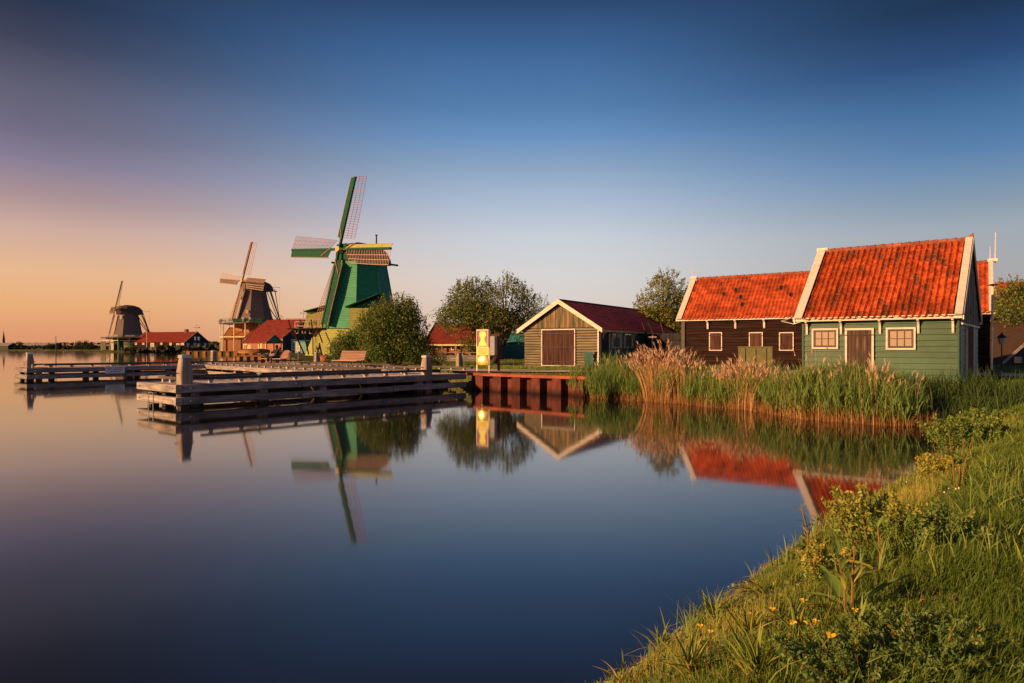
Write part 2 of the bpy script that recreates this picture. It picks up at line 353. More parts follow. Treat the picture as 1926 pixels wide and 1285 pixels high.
def build_terrain():
    xs = np.arange(-9, 36.01, .15); ys = np.arange(-9, 45.01, .15); X, Y = np.meshgrid(xs, ys)
    Z = ground_z(X, Y); d = sdist(X, Y); dn = seg_dist(X, Y, shore_near, False)
    soil = np.clip((.9-d)/.6, 0, 1)*np.where(dn < 2.5, 1, .3)
    soil = np.maximum(soil, .75*(vnoise(X, Y, .8, 5) > .72)*(dn < 3.5))
    V = np.stack([X.ravel(), Y.ravel(), Z.ravel()], 1); nx, ny = len(xs), len(ys)
    i = (np.arange(ny-1)[:,None]*nx+np.arange(nx-1)[None,:]).ravel(); F = np.stack([i, i+1, i+nx+1, i+nx], 1)
    keep = (d.ravel()[i] > -2.2); F = F[keep]
    tag(np_mesh('ground', V, F, M_land, attr={'soil': soil.ravel()}, smooth=True), kind='structure')
build_terrain()
def land_sheet(name, pts, z, zb=-1.0):
    B = MB(); tris = tessellate_polygon([[Vector((x, y, 0)) for x, y in pts]])
    B.v += [(x, y, z) for x, y in pts]
    for t in tris:
        a, b, c = t; n = (Vector(B.v[b])-Vector(B.v[a])).cross(Vector(B.v[c])-Vector(B.v[a])); B.f.append((a,b,c) if n.z > 0 else (a,c,b))
    for i in range(len(pts)):
        j = (i+1) % len(pts); B.quad((*pts[i], z), (*pts[j], z), (*pts[j], zb), (*pts[i], zb))
    return tag(B.build(name, M_farland if name != 'near_hinterland' else M_land), kind='structure')
M_farland = mat('distant_grass', (.10,.10,.035), (.05,.055,.022), .95, (.3,.3,.3), .2, spec=.05)
land_sheet('mainland', [(-4.0,34.5), (-8.0,39.6), (-12.0,45.4), (-14.5,52), (-20,64), (-29.2,90.2), (-36.6,90.2), (-39,98), (-60,181.5), (-88,181.5), (-92,195), (-118,288), (-180,288), (-205,360), (-190,520),
            (-190,3000), (3000,3000), (3000,-200), (30,-200), (33,44), (-2.5,44), (-3.3,36)], .66)
land_sheet('far_bank', [(-3000,430), (-330,432), (-262,420), (-215,402), (-204,372), (-186,420), (-180,3000), (-3000,3000)], .62)
land_sheet('near_hinterland', [(-9,-9), (40,-9), (40,-200), (-200,-200), (-14,-9.05)], .60)
def water_mat():
    m = bpy.data.materials.new('still_water'); m.use_nodes = True; nt = m.node_tree; N = nt.nodes; L = nt.links; b = N['Principled BSDF']
    b.inputs['Base Color'].default_value = (.010,.010,.014,1); b.inputs['Roughness'].default_value = .048; b.inputs['IOR'].default_value = 1.88
    b.inputs['Specular IOR Level'].default_value = .55
    g = N.new('ShaderNodeNewGeometry'); mp = N.new('ShaderNodeMapping'); mp.inputs['Scale'].default_value = (.5,1.3,1)
    L.new(g.outputs['Position'], mp.inputs[0]); n = N.new('ShaderNodeTexNoise'); n.inputs['Scale'].default_value = 1.2; n.inputs['Detail'].default_value = 2
    L.new(mp.outputs[0], n.inputs['Vector']); bp = N.new('ShaderNodeBump'); bp.inputs['Strength'].default_value = .02; bp.inputs['Distance'].default_value = .03
    L.new(n.outputs[0], bp.inputs['Height']); L.new(bp.outputs[0], b.inputs['Normal']); return m
B = MB(); B.quad((-6000,-300,0), (6000,-300,0), (6000,8000,0), (-6000,8000,0)); tag(B.build('water', water_mat()), kind='structure')
def strip(name, pts, w, z, m, label=None):
    B = MB(); P = [Vector((x, y, z)) for x, y in pts]; Lp, Rp = [], []
    for i, p in enumerate(P):
        t = (P[min(i+1, len(P)-1)]-P[max(i-1, 0)]).normalized(); s = Vector((-t.y, t.x, 0))*w/2; Lp.append(p+s); Rp.append(p-s)
    for i in range(len(P)-1): B.quad(Rp[i], Rp[i+1], Lp[i+1], Lp[i])
    return tag(B.build(name, m), kind='structure')
strip('path', [(-3.0,34.2), (-1.6,32.7), (1.0,32.0), (3.8,31.2), (6.5,31.2), (8.5,31.0), (11.5,30.4), (15,31.6), (19,32)], 2.7, .772, M_pave)
strip('road', [(14.5,33), (19.5,29.2), (22,24.5), (26,21.5), (34,19)], 3.4, .748, M_pave)

def dir2(rz): return Vector((math.cos(rz), math.sin(rz)))
def tcoord(px, P0, rz):              # distance along a front at which a pixel column meets it
    r = (px-CX)/FL; d = dir2(rz); return (r*P0[1]-P0[0])/(d.x-r*d.y)
# ------------------------------------------------------------------ timber piers and platform
DK = .74
def boards_in_poly(B, poly, dr, w, gap, z, t=.04):
    """deck boards running along dr, clipped to a convex outline"""
    dr = Vector((*dr, 0)).normalized(); nr = Vector((-dr.y, dr.x, 0)); P = [Vector((*p, 0)) for p in poly]
    ss = [p.dot(nr) for p in P]; s = min(ss)+w/2
    while s < max(ss)-w*.3:
        ts = []
        for i in range(len(P)):
            a, b = P[i], P[(i+1) % len(P)]; sa, sb = a.dot(nr)-s, b.dot(nr)-s
            if (sa > 0) != (sb > 0): ts.append(a.lerp(b, sa/(sa-sb)).dot(dr))
        if len(ts) >= 2 and max(ts)-min(ts) > .1:
            a = dr*min(ts)+nr*s; b = dr*max(ts)+nr*s; zz = z+random.uniform(-.003,.003)
            B.beam((a.x, a.y, zz-t/2), (b.x, b.y, zz-t/2), w-gap, t)
        s += w
def fender_side(pr, a, b, posts=2.3, seg=4.3, ends=(0,0), lower=True):
    """two tiers of heavy beams bolted to posts along one side; a->b keeps the water on the right hand"""
    a = Vector((*a, 0)); b = Vector((*b, 0)); d = (b-a); L = d.length; d.normalize(); n = Vector((d.y, -d.x, 0))
    k = max(1, round(L/seg)); bolts = MB()
    for i in range(k):
        p = a+d*(L*i/k+(.012 if i else 0)); q = a+d*(L*(i+1)/k-(.012 if i < k-1 else 0))
        for z0, z1 in (((.495,.735), (.125,.35)) if lower else ((.495,.735),)):
            jz = random.uniform(-.013,.013)
            beam_o('fender_beam', p+n*-.10+Vector((0,0,(z0+z1)/2+jz)), q+n*-.10+Vector((0,0,(z0+z1)/2+jz)), .20, z1-z0, M_pier, pr, cham=.018)
            for e in (p+d*.22, q-d*.22):
                c = e+n*.008+Vector((0,0,(z0+z1)/2)); bolts.tube([c-n*.02, c+n*.012], [.032,.032], 8)
    o = bolts.build('bolt', M_steel, pr)
    for i in range(k):
        p = a+d*(L*i/k)-n*.62+(d*.8 if i == 0 else d*0); q = a+d*(L*(i+1)/k)-n*.62-(d*.8 if i == k-1 else d*0); beam_o('stringer', p+Vector((0,0,.55)), q+Vector((0,0,.55)), .16, .20, M_black, pr)
    x = .45
    while x < L-.2:
        c = a+d*x-n*.34; beam_o('support_post', c+Vector((0,0,-1.0)), c+Vector((0,0,.60)), .26, .26, M_pier if random.random() < .5 else M_black, pr, up=d)
        x += posts
def curb(pr, a, b, side, blocks=.95, z=DK, pairs=True, skip0=0):
    """low rail on short blocks"""
    a = Vector((*a, 0)); b = Vector((*b, 0)); d = (b-a); L = d.length; d.normalize(); n = Vector((-d.y, d.x, 0))*side
    k = max(1, round(L/4.2))
    for i in range(k):
        p = a+d*(L*i/k+.01); q = a+d*(L*(i+1)/k-.01)
        beam_o('curb_rail', p+Vector((0,0,z+.15)), q+Vector((0,0,z+.15)), .15, .085, M_rail, pr)
    x = .3+skip0
    while x < L:
        beam_o('rail_block', a+d*(x-.05)+Vector((0,0,z+.054)), a+d*(x+.05)+Vector((0,0,z+.054)), .13, .106, M_deck, pr); x += blocks
U = (GP(877,702,DK)-GP(330,724,DK)); O_ = GP(330,724,DK).xy; LU = U.length; U = U.normalized().xy; Vv = Vector((-U.y, U.x))
def uv(u, v): p = O_+U*u+Vv*v; return (p.x, p.y)
pier1 = thing('timber_pier', 'near grey timber pier, two tiers of heavy beams, ending in a white-capped post', 'pier')
W1 = 2.9
B = MB(); boards_in_poly(B, [uv(.12,.12), uv(LU,.12), uv(LU,W1-.1), uv(.12,W1-.1)], Vv, .155, .014, DK-.02); tag(B.build('deck_boards', M_deck, pier1), kind='stuff')
fender_side(pier1, uv(0.22,0), uv(LU,0)); fender_side(pier1, uv(0,W1), uv(0,-.02), posts=1.1, seg=3); fender_side(pier1, uv(9.2,W1), uv(.22,W1), lower=True)
curb(pier1, uv(.95,.40), uv(LU-1.2,.40), 1, 1.0); curb(pier1, uv(.9,W1-.42), uv(9.6,W1-.42), 1, 1.25); curb(pier1, uv(.50,W1-.6), uv(.50,.75), 1, .55)
for u in (.2, 3, 6, 9, 11.8): beam_o('joist', (*uv(u,.2), .62), (*uv(u,W1-.2), .62), .14, .16, M_black, pier1)
# steel ladder on the end face
lad = thing('steel_ladder', 'small galvanised steel ladder rungs fixed to the lit end face of the near pier', 'ladder')
e = uv(-.03, 1.35)
for z in (.44, .40-.5, .16):
    c = Vector((*uv(-.05,1.3), z)); s = Vector((*Vv, 0))*.17; o_ = -Vector((*U, 0))*.09
    if z < 0: continue
for zz in (.45, .12, -.02):
    c = Vector((*uv(-.03,1.45), zz)); s = Vector((*Vv, 0))*.17; w_ = Vector((*U, 0))*-.10; B = MB()
    B.tube([c-s, c-s+w_, c+s+w_, c+s], [.014]*4, 6); B.build('rung', M_steel, lad)
B = MB()
for sg in (-1,1): B.tube([Vector((*uv(-.13,1.45), -.4))+Vector((*Vv,0))*.17*sg, Vector((*uv(-.13,1.45), .46))+Vector((*Vv,0))*.17*sg], [.012,.012], 6)
B.build('rail', M_steel, lad)
# far pier and platform
F0 = Vector(GP(50,692.6,DK).xy); dF = Vector(U); C0 = F0+dF*((((385-CX)/FL)*F0.y-F0.x)/(dF.x-((385-CX)/FL)*dF.y)); nF = Vector((-dF.y, dF.x)); E0 = C0+dF*8.6; W2 = 2.5
def fuv(u, v): p = F0+dF*u+nF*v; return (p.x, p.y)
LF = (C0-F0).length; LE = (E0-F0).length
pier2 = thing('timber_pier', 'far timber pier on the left with a small white notice board on its beams', 'pier')
B = MB(); boards_in_poly(B, [fuv(.1,.1), fuv(LE,.1), fuv(LE,W2-.1), fuv(.1,W2-.1)], nF, .2, .02, DK-.02); tag(B.build('deck_boards', M_deck, pier2), kind='stuff')
fender_side(pier2, fuv(.2,0), fuv(LF,0)); fender_side(pier2, fuv(0,W2), fuv(0,-.02), posts=1.1, seg=3)
fender_side(pier2, fuv(LE,W2), fuv(.2,W2), lower=True)
curb(pier2, fuv(.9,.4), fuv(LF-.2,.4), 1, 1.05); curb(pier2, fuv(.4,W2-.35), fuv(LE,W2-.35), 1, 1.05); curb(pier2, fuv(.5,.5), fuv(.5,W2-.5), 1, .5)
P1 = Vector(uv(8.9, W1)); dC = (P1-C0).normalized(); LC = (P1-C0).length; nC = Vector((-dC.y, dC.x))
plat = thing('pier_platform', 'wide plank platform joining the two piers, rows of low rails in front of the bushes', 'platform')
pp = [tuple(C0+dC*.1+nC*.15), tuple(P1), uv(LU,W1-.05), uv(LU+.3,W1+1.5), (-3.9,34.9), (-8.2,40.2), (-12.4,46.4), tuple(E0)]
B = MB(); boards_in_poly(B, pp, dC, .2, .02, DK-.026); tag(B.build('deck_boards', M_deck, plat), kind='stuff')
fender_side(plat, tuple(C0), tuple(P1+dC*.3), posts=2.2)
def cline(off, t0, t1): a = C0+dC*t0+nC*off; b = C0+dC*t1+nC*off; return tuple(a), tuple(b)
for off, t0, t1 in ((.45,.6,LC-.3), (1.6,1.8,LC+1.2), (4.2,2.0,LC-1.5), (5.6,4.0,LC+.5)):
    a, b = cline(off, t0, t1); curb(plat, a, b, 1, 1.0)
# mooring posts
def mooring_post(loc, label, s=1.0, h=.88, zbase=-1.0, rz=0, cap=True, grp='tapered wooden mooring posts'):
    t = thing('mooring_post', label, 'mooring post', (loc[0], loc[1], zbase), rz, grp)
    B = MB(); rings = [(0,.185), (-zbase+DK+.36*h/.88,.185), (-zbase+DK+h-.1,.125)]
    for i in range(len(rings)-1):
        (z0, r0), (z1, r1) = rings[i], rings[i+1]
        for k in range(8):
            def P(z, r, k):
                c = .82; q = [(-r,-r*c),(-r*c,-r),(r*c,-r),(r,-r*c),(r,r*c),(r*c,r),(-r*c,r),(-r,r*c)][k % 8]; return (q[0]*s, q[1]*s, z)
            B.quad(P(z0,r0,k), P(z0,r0,k+1), P(z1,r1,k+1), P(z1,r1,k))
    B.poly([(x*s*.135, y*s*.135, rings[2][0]) for x, y in ((-1,-.82),(-.82,-1),(.82,-1),(1,-.82),(1,.82),(.82,1),(-.82,1),(-1,.82))])
    B.build('post', M_pier2, t)
    if cap:
        B = MB(); z = rings[2][0]; r = .145*s
        B.prism([(-r,-r,z-.005), (r,-r,z-.005), (r,r,z-.005), (-r,r,z-.005)], (0,0,.085)); 
        n = len(B.v); zt = z+.081
        for p in ((-r,-r,zt),(r,-r,zt),(r,r,zt),(-r,r,zt)): B.v.append(p)
        B.v.append((0,0,zt+.035)); B.f += [(n,n+1,n+4),(n+1,n+2,n+4),(n+2,n+3,n+4),(n+3,n,n+4)]
        B.build('cap', M_zinc, t)
        B = MB(); z = -zbase+DK+.32*h/.88; B.tube([(-.30*s,0,z), (.30*s,0,z)], [.016*s]*2, 6); B.build('iron_pin', M_metal_d, t)
    return t
M_pier2 = mat('post_timber', (.36,.30,.27), (.18,.145,.135), .75, (8,8,1.1), .5, .1, detail=8, dist=.01)
ang1 = math.atan2(U.y, U.x)
mooring_post(uv(.46,.44), 'large white-capped mooring post at the front corner of the near pier', 1.0, .90, rz=ang1)
p = AT(802, 28.6); mooring_post((p.x, p.y), 'white-capped mooring post on the edge of the near pier, in front of the bushes', 1.0, .80, rz=ang1)
mooring_post(fuv(.42,1.15), 'white-capped mooring post at the left tip of the far pier', 1.0, .85, rz=math.atan2(dF.y,dF.x))
p = AT(402, 48.5); mooring_post((p.x, p.y), 'white-capped mooring post behind the platform below the second windmill', 1.0, .92, rz=.9)
p = AT(596, 50.0); mooring_post((p.x, p.y), 'mooring post behind the platform, left of the orange boulder', 1.0, .80, rz=.8)
p = AT(864, 39.0); mooring_post((p.x, p.y), 'bare brown wooden post on the grass left of the information board', .85, .88, rz=.7, cap=False)
# cleats
def cleat(loc, label, rz):
    t = thing('mooring_cleat', label, 'cleat', (*loc, DK), rz, 'steel cleats on the pier deck'); B = MB()
    B.tube([(-.07,0,0), (-.07,0,.26)], [.025,.025], 8); B.tube([(.07,0,0), (.07,0,.26)], [.025,.025], 8); B.build('stem', M_steel, t)
    B = MB(); B.tube([(-.26,0,.25), (.26,0,.25)], [.028,.028], 8); B.build('bar', M_steel, t); B = MB(); B.box((0,0,.01), (.34,.16,.02)); B.build('foot_plate', M_steel, t)
cleat(uv(2.9,.42), 'small steel cleat on the near pier, halfway to the corner post', ang1+1.3); cleat(uv(8.2,.42), 'small steel cleat on the near pier, below the slatted bench', ang1+1.3)
# notice on the far pier
def notice_board():
    k = tcoord(216, (F0.x,F0.y), math.atan2(dF.y,dF.x)); c = Vector((*fuv(k, -.02), .55)); t = thing('notice_board', 'white notice board with three lines of small dark print on the far pier', 'sign', c, math.atan2(dF.y, dF.x))
    B = MB(); B.box((0,-.012,0), (1.05,.02,.42)); B.build('panel', plain('notice_white',(.72,.72,.76),.6), t)
    B = MB(); rr = random.Random(3)
    for z, w, words in ((.10,.92,(3,6)), (0,.74,(2,6)), (-.10,.56,(2,3,2))):
        tot = sum(words)*.075+.06*(len(words)-1); x = -w/2; sc_ = w/(sum(words)*2+len(words)-1)
        for wd in words:
            for q in range(wd*2):
                h = rr.choice((.034,.05,.034,.04)); B.box((x+sc_*.45, -.024, z-.02+h/2), (sc_*.62, .004, h)); x += sc_
            x += sc_
    B.build('lettering', M_metal_d, t)
    B = MB()
    for sx in (-.48,.48):
        for sz in (-.17,.17): B.tube([(sx,-.02,sz),(sx,-.03,sz)], [.014,.014], 6)
    B.build('screw', M_steel, t)
notice_board()

# ------------------------------------------------------------------ quay wall of steel sheet piles
def sheet_quay(name, a, b, label, ztop, m, mcap, per=1.04, depth=.30, zbot=-1.0, capw=.62, grp=None):
    a = Vector((*a, 0)); b = Vector((*b, 0)); d = b-a; L = d.length; d.normalize(); n = Vector((-d.y, d.x, 0))    # n points inland
    if n.y < 0: n = -n
    t = thing(name, label, 'quay wall', (0,0,0)); s = 0; th = .025
    prof = [(0,depth),(.36*per,depth),(.47*per,0),(.90*per,0),(1.0*per,depth)]
    while s < L-.1:
        for (s0, d0), (s1, d1) in ((prof[0],prof[1]), (prof[1],prof[2]), (prof[2],prof[3]), (prof[3],prof[4])):
            s0_ = min(s+s0, L); s1_ = min(s+s1, L)
            if s1_-s0_ < .02: continue
            p = a+d*s0_+n*d0; q = a+d*s1_+n*d1; B = MB(); k = (q-p).normalized(); nn = Vector((-k.y, k.x, 0))*th
            z = Vector((0,0,zbot)); B.prism([p+z, q+z, q+nn+z, p+nn+z], (0,0,ztop-.10-zbot)); B.build('sheet_pile', m, t)
        s += per
    k = max(1, round(L/2.8))
    for i in range(k):
        p = a+d*(L*i/k)+n*(capw/2-.06); q = a+d*(L*(i+1)/k-.012)+n*(capw/2-.06)
        beam_o('cap_beam', p+Vector((0,0,ztop-.05)), q+Vector((0,0,ztop-.05)), capw, .12, mcap, t)
    return t
sheet_quay('quay_wall', (R_QUAY.x+.03, R_QUAY.y-.02), (R_Q2.x+.35, R_Q2.y-.26), 'rust-red steel sheet pile quay wall in front of the brown boat shed', .76, M_rust, M_rustcap)
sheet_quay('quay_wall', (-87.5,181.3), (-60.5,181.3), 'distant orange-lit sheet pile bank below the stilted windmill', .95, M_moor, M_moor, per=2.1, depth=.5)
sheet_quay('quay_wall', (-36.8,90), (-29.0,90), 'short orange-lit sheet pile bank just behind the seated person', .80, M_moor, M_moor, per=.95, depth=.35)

# ------------------------------------------------------------------ benches and the person
def bench(loc, rz, label):
    t = thing('park_bench', label, 'bench', (loc.x, loc.y, DK), rz, 'slatted benches on the platform'); Lb = 1.9
    for i in range(5):
        y = -.44+i*.105; z = .43+.012*abs(i-2) - (.02 if i == 0 else 0)
        beam_o('seat_slat', (-Lb/2,y,z), (Lb/2,y,z), .085, .032, M_bench, t)
    for i in range(6):
        y = .07+i*.030; z = .50+i*.082
        beam_o('back_slat', (-Lb/2,y,z), (Lb/2,y,z), .03, .066, M_bench, t, up=(0,-.34,.94))
    for x in (-.72, 0, .72):
        B = MB(); B.tube([(x,-.30,0),(x,-.22,.2),(x,-.24,.40)], [.026,.024,.022], 6); B.tube([(x,-.24,.40),(x,.04,.40),(x,.10,.52),(x,.26,.98)], [.022]*4, 6)
        B.tube([(x,-.05,.40),(x,.06,.2),(x,.16,0)], [.022,.022,.026], 6); B.build('leg', M_castiron, t)
    return t
M_bench = mat('bench_slats', (.42,.25,.20), (.28,.16,.13), .6, (1.2,16,16), .3, .12); M_castiron = mat('bench_iron', (.16,.14,.14), (.10,.09,.09), .5, (6,6,6), .1)
b_rz = -.62
bench_a = bench(AT(521, 41.8), b_rz, 'slatted bench with a dark-clothed person sitting on it'); bench_b = bench(AT(660, 35.8), b_rz, 'empty slatted bench in front of the big round bush')
def skin_chain(name, verts, edges, m, parent, root=0, sub=2):
    me = bpy.data.meshes.new(name); me.from_pydata([v[:3] for v in verts], edges, []); me.materials.append(m)
    o = link(bpy.data.objects.new(name, me), parent); sk = o.modifiers.new('skin', 'SKIN')
    for i, v in enumerate(verts):
        r = v[3] if isinstance(v[3], tuple) else (v[3], v[3]); me.skin_vertices[0].data[i].radius = r
        me.skin_vertices[0].data[i].use_root = (i == root)
    sk.use_smooth_shade = True; s2 = o.modifiers.new('sub', 'SUBSURF'); s2.levels = sub; s2.render_levels = sub; return o
def person():
    t = thing('person', 'person in dark jacket and red boots sitting on the left bench, one arm raised', 'person', (bench_a.location.x-.02, bench_a.location.y-.02, DK), b_rz)
    M_skin = plain('skin', (.42,.22,.15), .5); M_jk = plain('dark_jacket', (.012,.014,.03), .8); M_tr = plain('dark_jeans', (.015,.02,.045), .8); M_bt = plain('red_boots', (.28,.015,.03), .5)
    M_hr = plain('dark_hair', (.02,.012,.01), .7); M_pr = plain('pale_jacket_print', (.5,.5,.6), .8)
    V = [(0,-.05,.53,(.13,.10)), (0,-.03,.70,(.11,.09)), (0,-.02,.88,(.14,.09)), (0,-.02,1.0,(.07,.06)), (0,-.04,1.07,(.045,.05)), (0,-.06,1.15,(.07,.085)), (0,-.055,1.26,(.06,.075)),
         (.17,-.02,.97,.05), (.37,.03,1.06,.038), (.15,.07,1.16,.028), (.10,.07,1.17,(.035,.018)),
         (-.17,-.02,.96,.05), (-.27,-.14,.76,.038), (-.10,-.30,.86,.026), (-.07,-.33,.93,(.034,.018)),
         (.10,-.05,.51,.08), (.12,-.44,.52,.06), (.10,-.50,.28,.05), (.10,-.48,.08,.035), (.10,-.64,.05,.03),
         (-.10,-.05,.51,.08), (-.16,-.46,.52,.06), (-.16,-.58,.28,.05), (-.17,-.62,.08,.035), (-.18,-.78,.05,.03)]
    E = [(0,1),(1,2),(2,3),(3,4),(4,5),(5,6),(2,7),(7,8),(8,9),(9,10),(2,11),(11,12),(12,13),(13,14),(0,15),(15,16),(16,17),(17,18),(18,19),(0,20),(20,21),(21,22),(22,23),(23,24)]
    for base, dd in ((10, (-.6,0,.25)), (14, (.2,.1,.95))):      # fingers
        b0 = Vector(V[base][:3]); dd = Vector(dd).normalized(); sd = dd.cross(Vector((0,1,.2))).normalized()
        for k, (o_, ln) in enumerate(((-.03,.07),(-.01,.08),(.012,.075),(.032,.06),(-.05,.05))):
            i = len(V); p = b0+sd*o_*.6+dd*.035; V.append((*p, .009)); q = b0+sd*o_+dd*(.035+ln*.6); V.append((*q, .008)); r_ = q+dd*ln*.3+Vector((0,-.015,0)); V.append((*r_, .007))
            E += [(base,i),(i,i+1),(i+1,i+2)]
    skin_chain('body', V, E, M_skin, t)
    J = [(0,-.05,.50,(.17,.14)), (0,-.03,.70,(.15,.125)), (0,-.02,.90,(.175,.12)), (0,-.025,1.0,(.09,.08)), (.19,-.02,.97,.07), (.37,.03,1.06,.055), (.20,.06,1.14,.042), (-.19,-.02,.96,.07), (-.28,-.14,.76,.056), (-.13,-.28,.84,.042)]
    skin_chain('jacket', J, [(0,1),(1,2),(2,3),(2,4),(4,5),(5,6),(2,7),(7,8),(8,9)], M_jk, t)
    T = [(0,-.04,.50,(.16,.12)), (.10,-.08,.51,.10), (.12,-.44,.52,.078), (.10,-.50,.28,.062), (-.10,-.08,.51,.10), (-.16,-.46,.52,.078), (-.16,-.58,.28,.062)]
    skin_chain('jeans', T, [(0,1),(1,2),(2,3),(0,4),(4,5),(5,6)], M_tr, t)
    for s, x0, x1, y in ((1,.10,.10,-.50), (-1,-.16,-.18,-.58)):
        skin_chain('boot', [(x0,y,.30,.066), (x0,y+.01,.08,.055), (x1,y-.16,.045,.045)], [(0,1),(1,2)], M_bt, t)
    skin_chain('hair', [(0,-.02,1.28,(.085,.09)), (0,.03,1.18,(.085,.06)), (0,.05,1.05,(.08,.05)), (.02,.06,.92,(.06,.035))], [(0,1),(1,2),(2,3)], M_hr, t)
    B = MB()
    for sx in (-1,1): B.box((sx*.03,-.138,1.19), (.02,.012,.012))
    B.build('eye', M_hr, t); B = MB(); B.box((0,-.15,1.165), (.018,.03,.03)); B.build('nose', M_skin, t); B = MB(); B.box((0,-.14,1.125), (.04,.01,.01)); B.build('mouth', M_bt, t)
    B = MB()
    for z in (.62,.72): B.tube([(-.07,-.178,z+.03),(-.02,-.19,z-.02),(.03,-.19,z+.03),(.07,-.178,z-.02)], [.010]*4, 5)
    B.build('jacket_print', M_pr, t)
    g = thing('shoulder_bag', 'dark soft bag lying on the bench to the left of the person', 'bag', (t.location.x, t.location.y, DK+.452), b_rz)
    B = MB(); B.tube([(-.92,-.22,.09),(-.72,-.22,.12),(-.52,-.22,.10)], [.06,.13,.07], 8); B.build('bag_body', M_jk, g, True); B = MB(); B.tube([(-.86,-.3,.10),(-.72,-.36,.22),(-.6,-.3,.12)], [.012]*3, 6); B.build('strap', M_rail, g)
person()

# ------------------------------------------------------------------ information boards on the quay
def info_boards():
    D = 31.6; p = AT(897.5, D, .75); rz = math.atan2(-.50, .86)
    t = thing('information_board', 'tall board with a yellow vase-shaped picture, its lower panel flashing in the low sun', 'sign', p, rz)
    W = .66; ypost = 0; M_fr = mat('board_frame', (.75,.62,.50), (.6,.48,.38), .4, (3,3,3), .05)
    for x in (0, W): beam_o('post', (x,0,-.05), (x,0,1.90), .05, .05, M_fr, t, up=(0,1,0))
    M_pp = mat('poster_purple', (.38,.20,.22), (.28,.13,.16), .8, (5,5,5), 0); M_py = plain('poster_yellow', (.80,.76,.22), .8, 0, .1); M_pb = plain('panel_yellow', (.80,.66,.20), .8, 0, .1)
    B = MB(); B.box((W/2,-.035,1.52), (W-.02,.02,.80)); B.build('picture_panel', M_pp, t)
    B = MB()
    for a, b in (((.0,1.13),(W,1.13)), ((.0,1.91),(W,1.91)), ((.025,1.13),(.025,1.91)), ((W-.025,1.13),(W-.025,1.91))): B.beam((a[0],-.05,a[1]), (b[0],-.05,b[1]), .03, .05)
    B.build('frame', M_fr, t)
    B = MB(); prof = [(-.22,1.18),(-.20,1.30),(-.13,1.38),(-.10,1.50),(-.13,1.58),(-.19,1.66),(-.17,1.78),(-.10,1.85),(.10,1.85),(.17,1.78),(.19,1.66),(.13,1.58),(.10,1.50),(.13,1.38),(.20,1.30),(.22,1.18)]
    B.prism([(W/2+x,-.046,z) for x, z in prof], (0,-.004,0)); B.build('vase_picture', M_py, t)
    B = MB(); B.box((W/2,-.05,1.165), (W-.08,.006,.03)); B.build('black_band', M_metal_d, t)
    B = MB(); B.box((W/2,-.035,.93), (W-.02,.02,.34)); B.build('text_panel', M_pb, t)
    B = MB(); rr = random.Random(5)
    for k in range(6): B.box((W/2+rr.uniform(-.02,.02),-.047,1.05-k*.045), (W*rr.uniform(.6,.8),.004,.012))
    B.build('print_lines', M_sash, t)
    g = bpy.data.materials.new('glossy_laminate'); g.use_nodes = True; b = g.node_tree.nodes['Principled BSDF']; b.inputs['Base Color'].default_value = (.85,.66,.2,1)
    b.inputs['Roughness'].default_value = .16; b.inputs['Metallic'].default_value = .8
    B = MB(); nx_, nz_ = 14, 8      # the laminate has bowed in its frame
    for i in range(nx_+1):
        for k in range(nz_+1): u = i/nx_*2-1; v = k/nz_*2-1; B.v.append((u*(W/2-.01), -.035*(1-u*u)-.02*(1-v*v)*(1-.3*u), v*.22))
    B.f = [(i*(nz_+1)+k, (i+1)*(nz_+1)+k, (i+1)*(nz_+1)+k+1, i*(nz_+1)+k+1) for i in range(nx_) for k in range(nz_)]
    o = B.build('glossy_panel', g, t, True); o.location = (W/2,-.03,.52); o.rotation_euler = (math.radians(-8), 0, math.radians(1))
    p2 = AT(920.5, D+.5, .75); s = thing('notice_stand', 'grey-white notice panel on a red-brown post just right of the yellow board', 'sign', p2, math.atan2(-.25,.97))
    B = MB(); B.box((.21,0,1.20), (.40,.03,.90)); B.build('panel', M_gp, s)
    B = MB(); B.box((.21,-.018,.93), (.40,.006,.012)); B.build('panel_joint', M_white, s)
    beam_o('post', (.45,0,-.05), (.45,0,1.80), .10, .10, M_rust, s, up=(0,1,0)); B = MB(); B.beam((.0,0,1.69), (.40,0,1.69), .06, .09); B.beam((.0,0,.73), (.40,0,.73), .05, .04); B.build('frame_bar', M_brown, s)
info_boards()
# thin pole standing in the water
o = MB(); p = AT(105, 90); o.tube([(p.x,p.y,-1), (p.x+.03,p.y,1.6), (p.x,p.y,3.4)], [.06,.05,.03], 6); tag(o.build('water_pole', M_rail), 'thin dark pole standing in the open water left of the small windmill', 'pole')

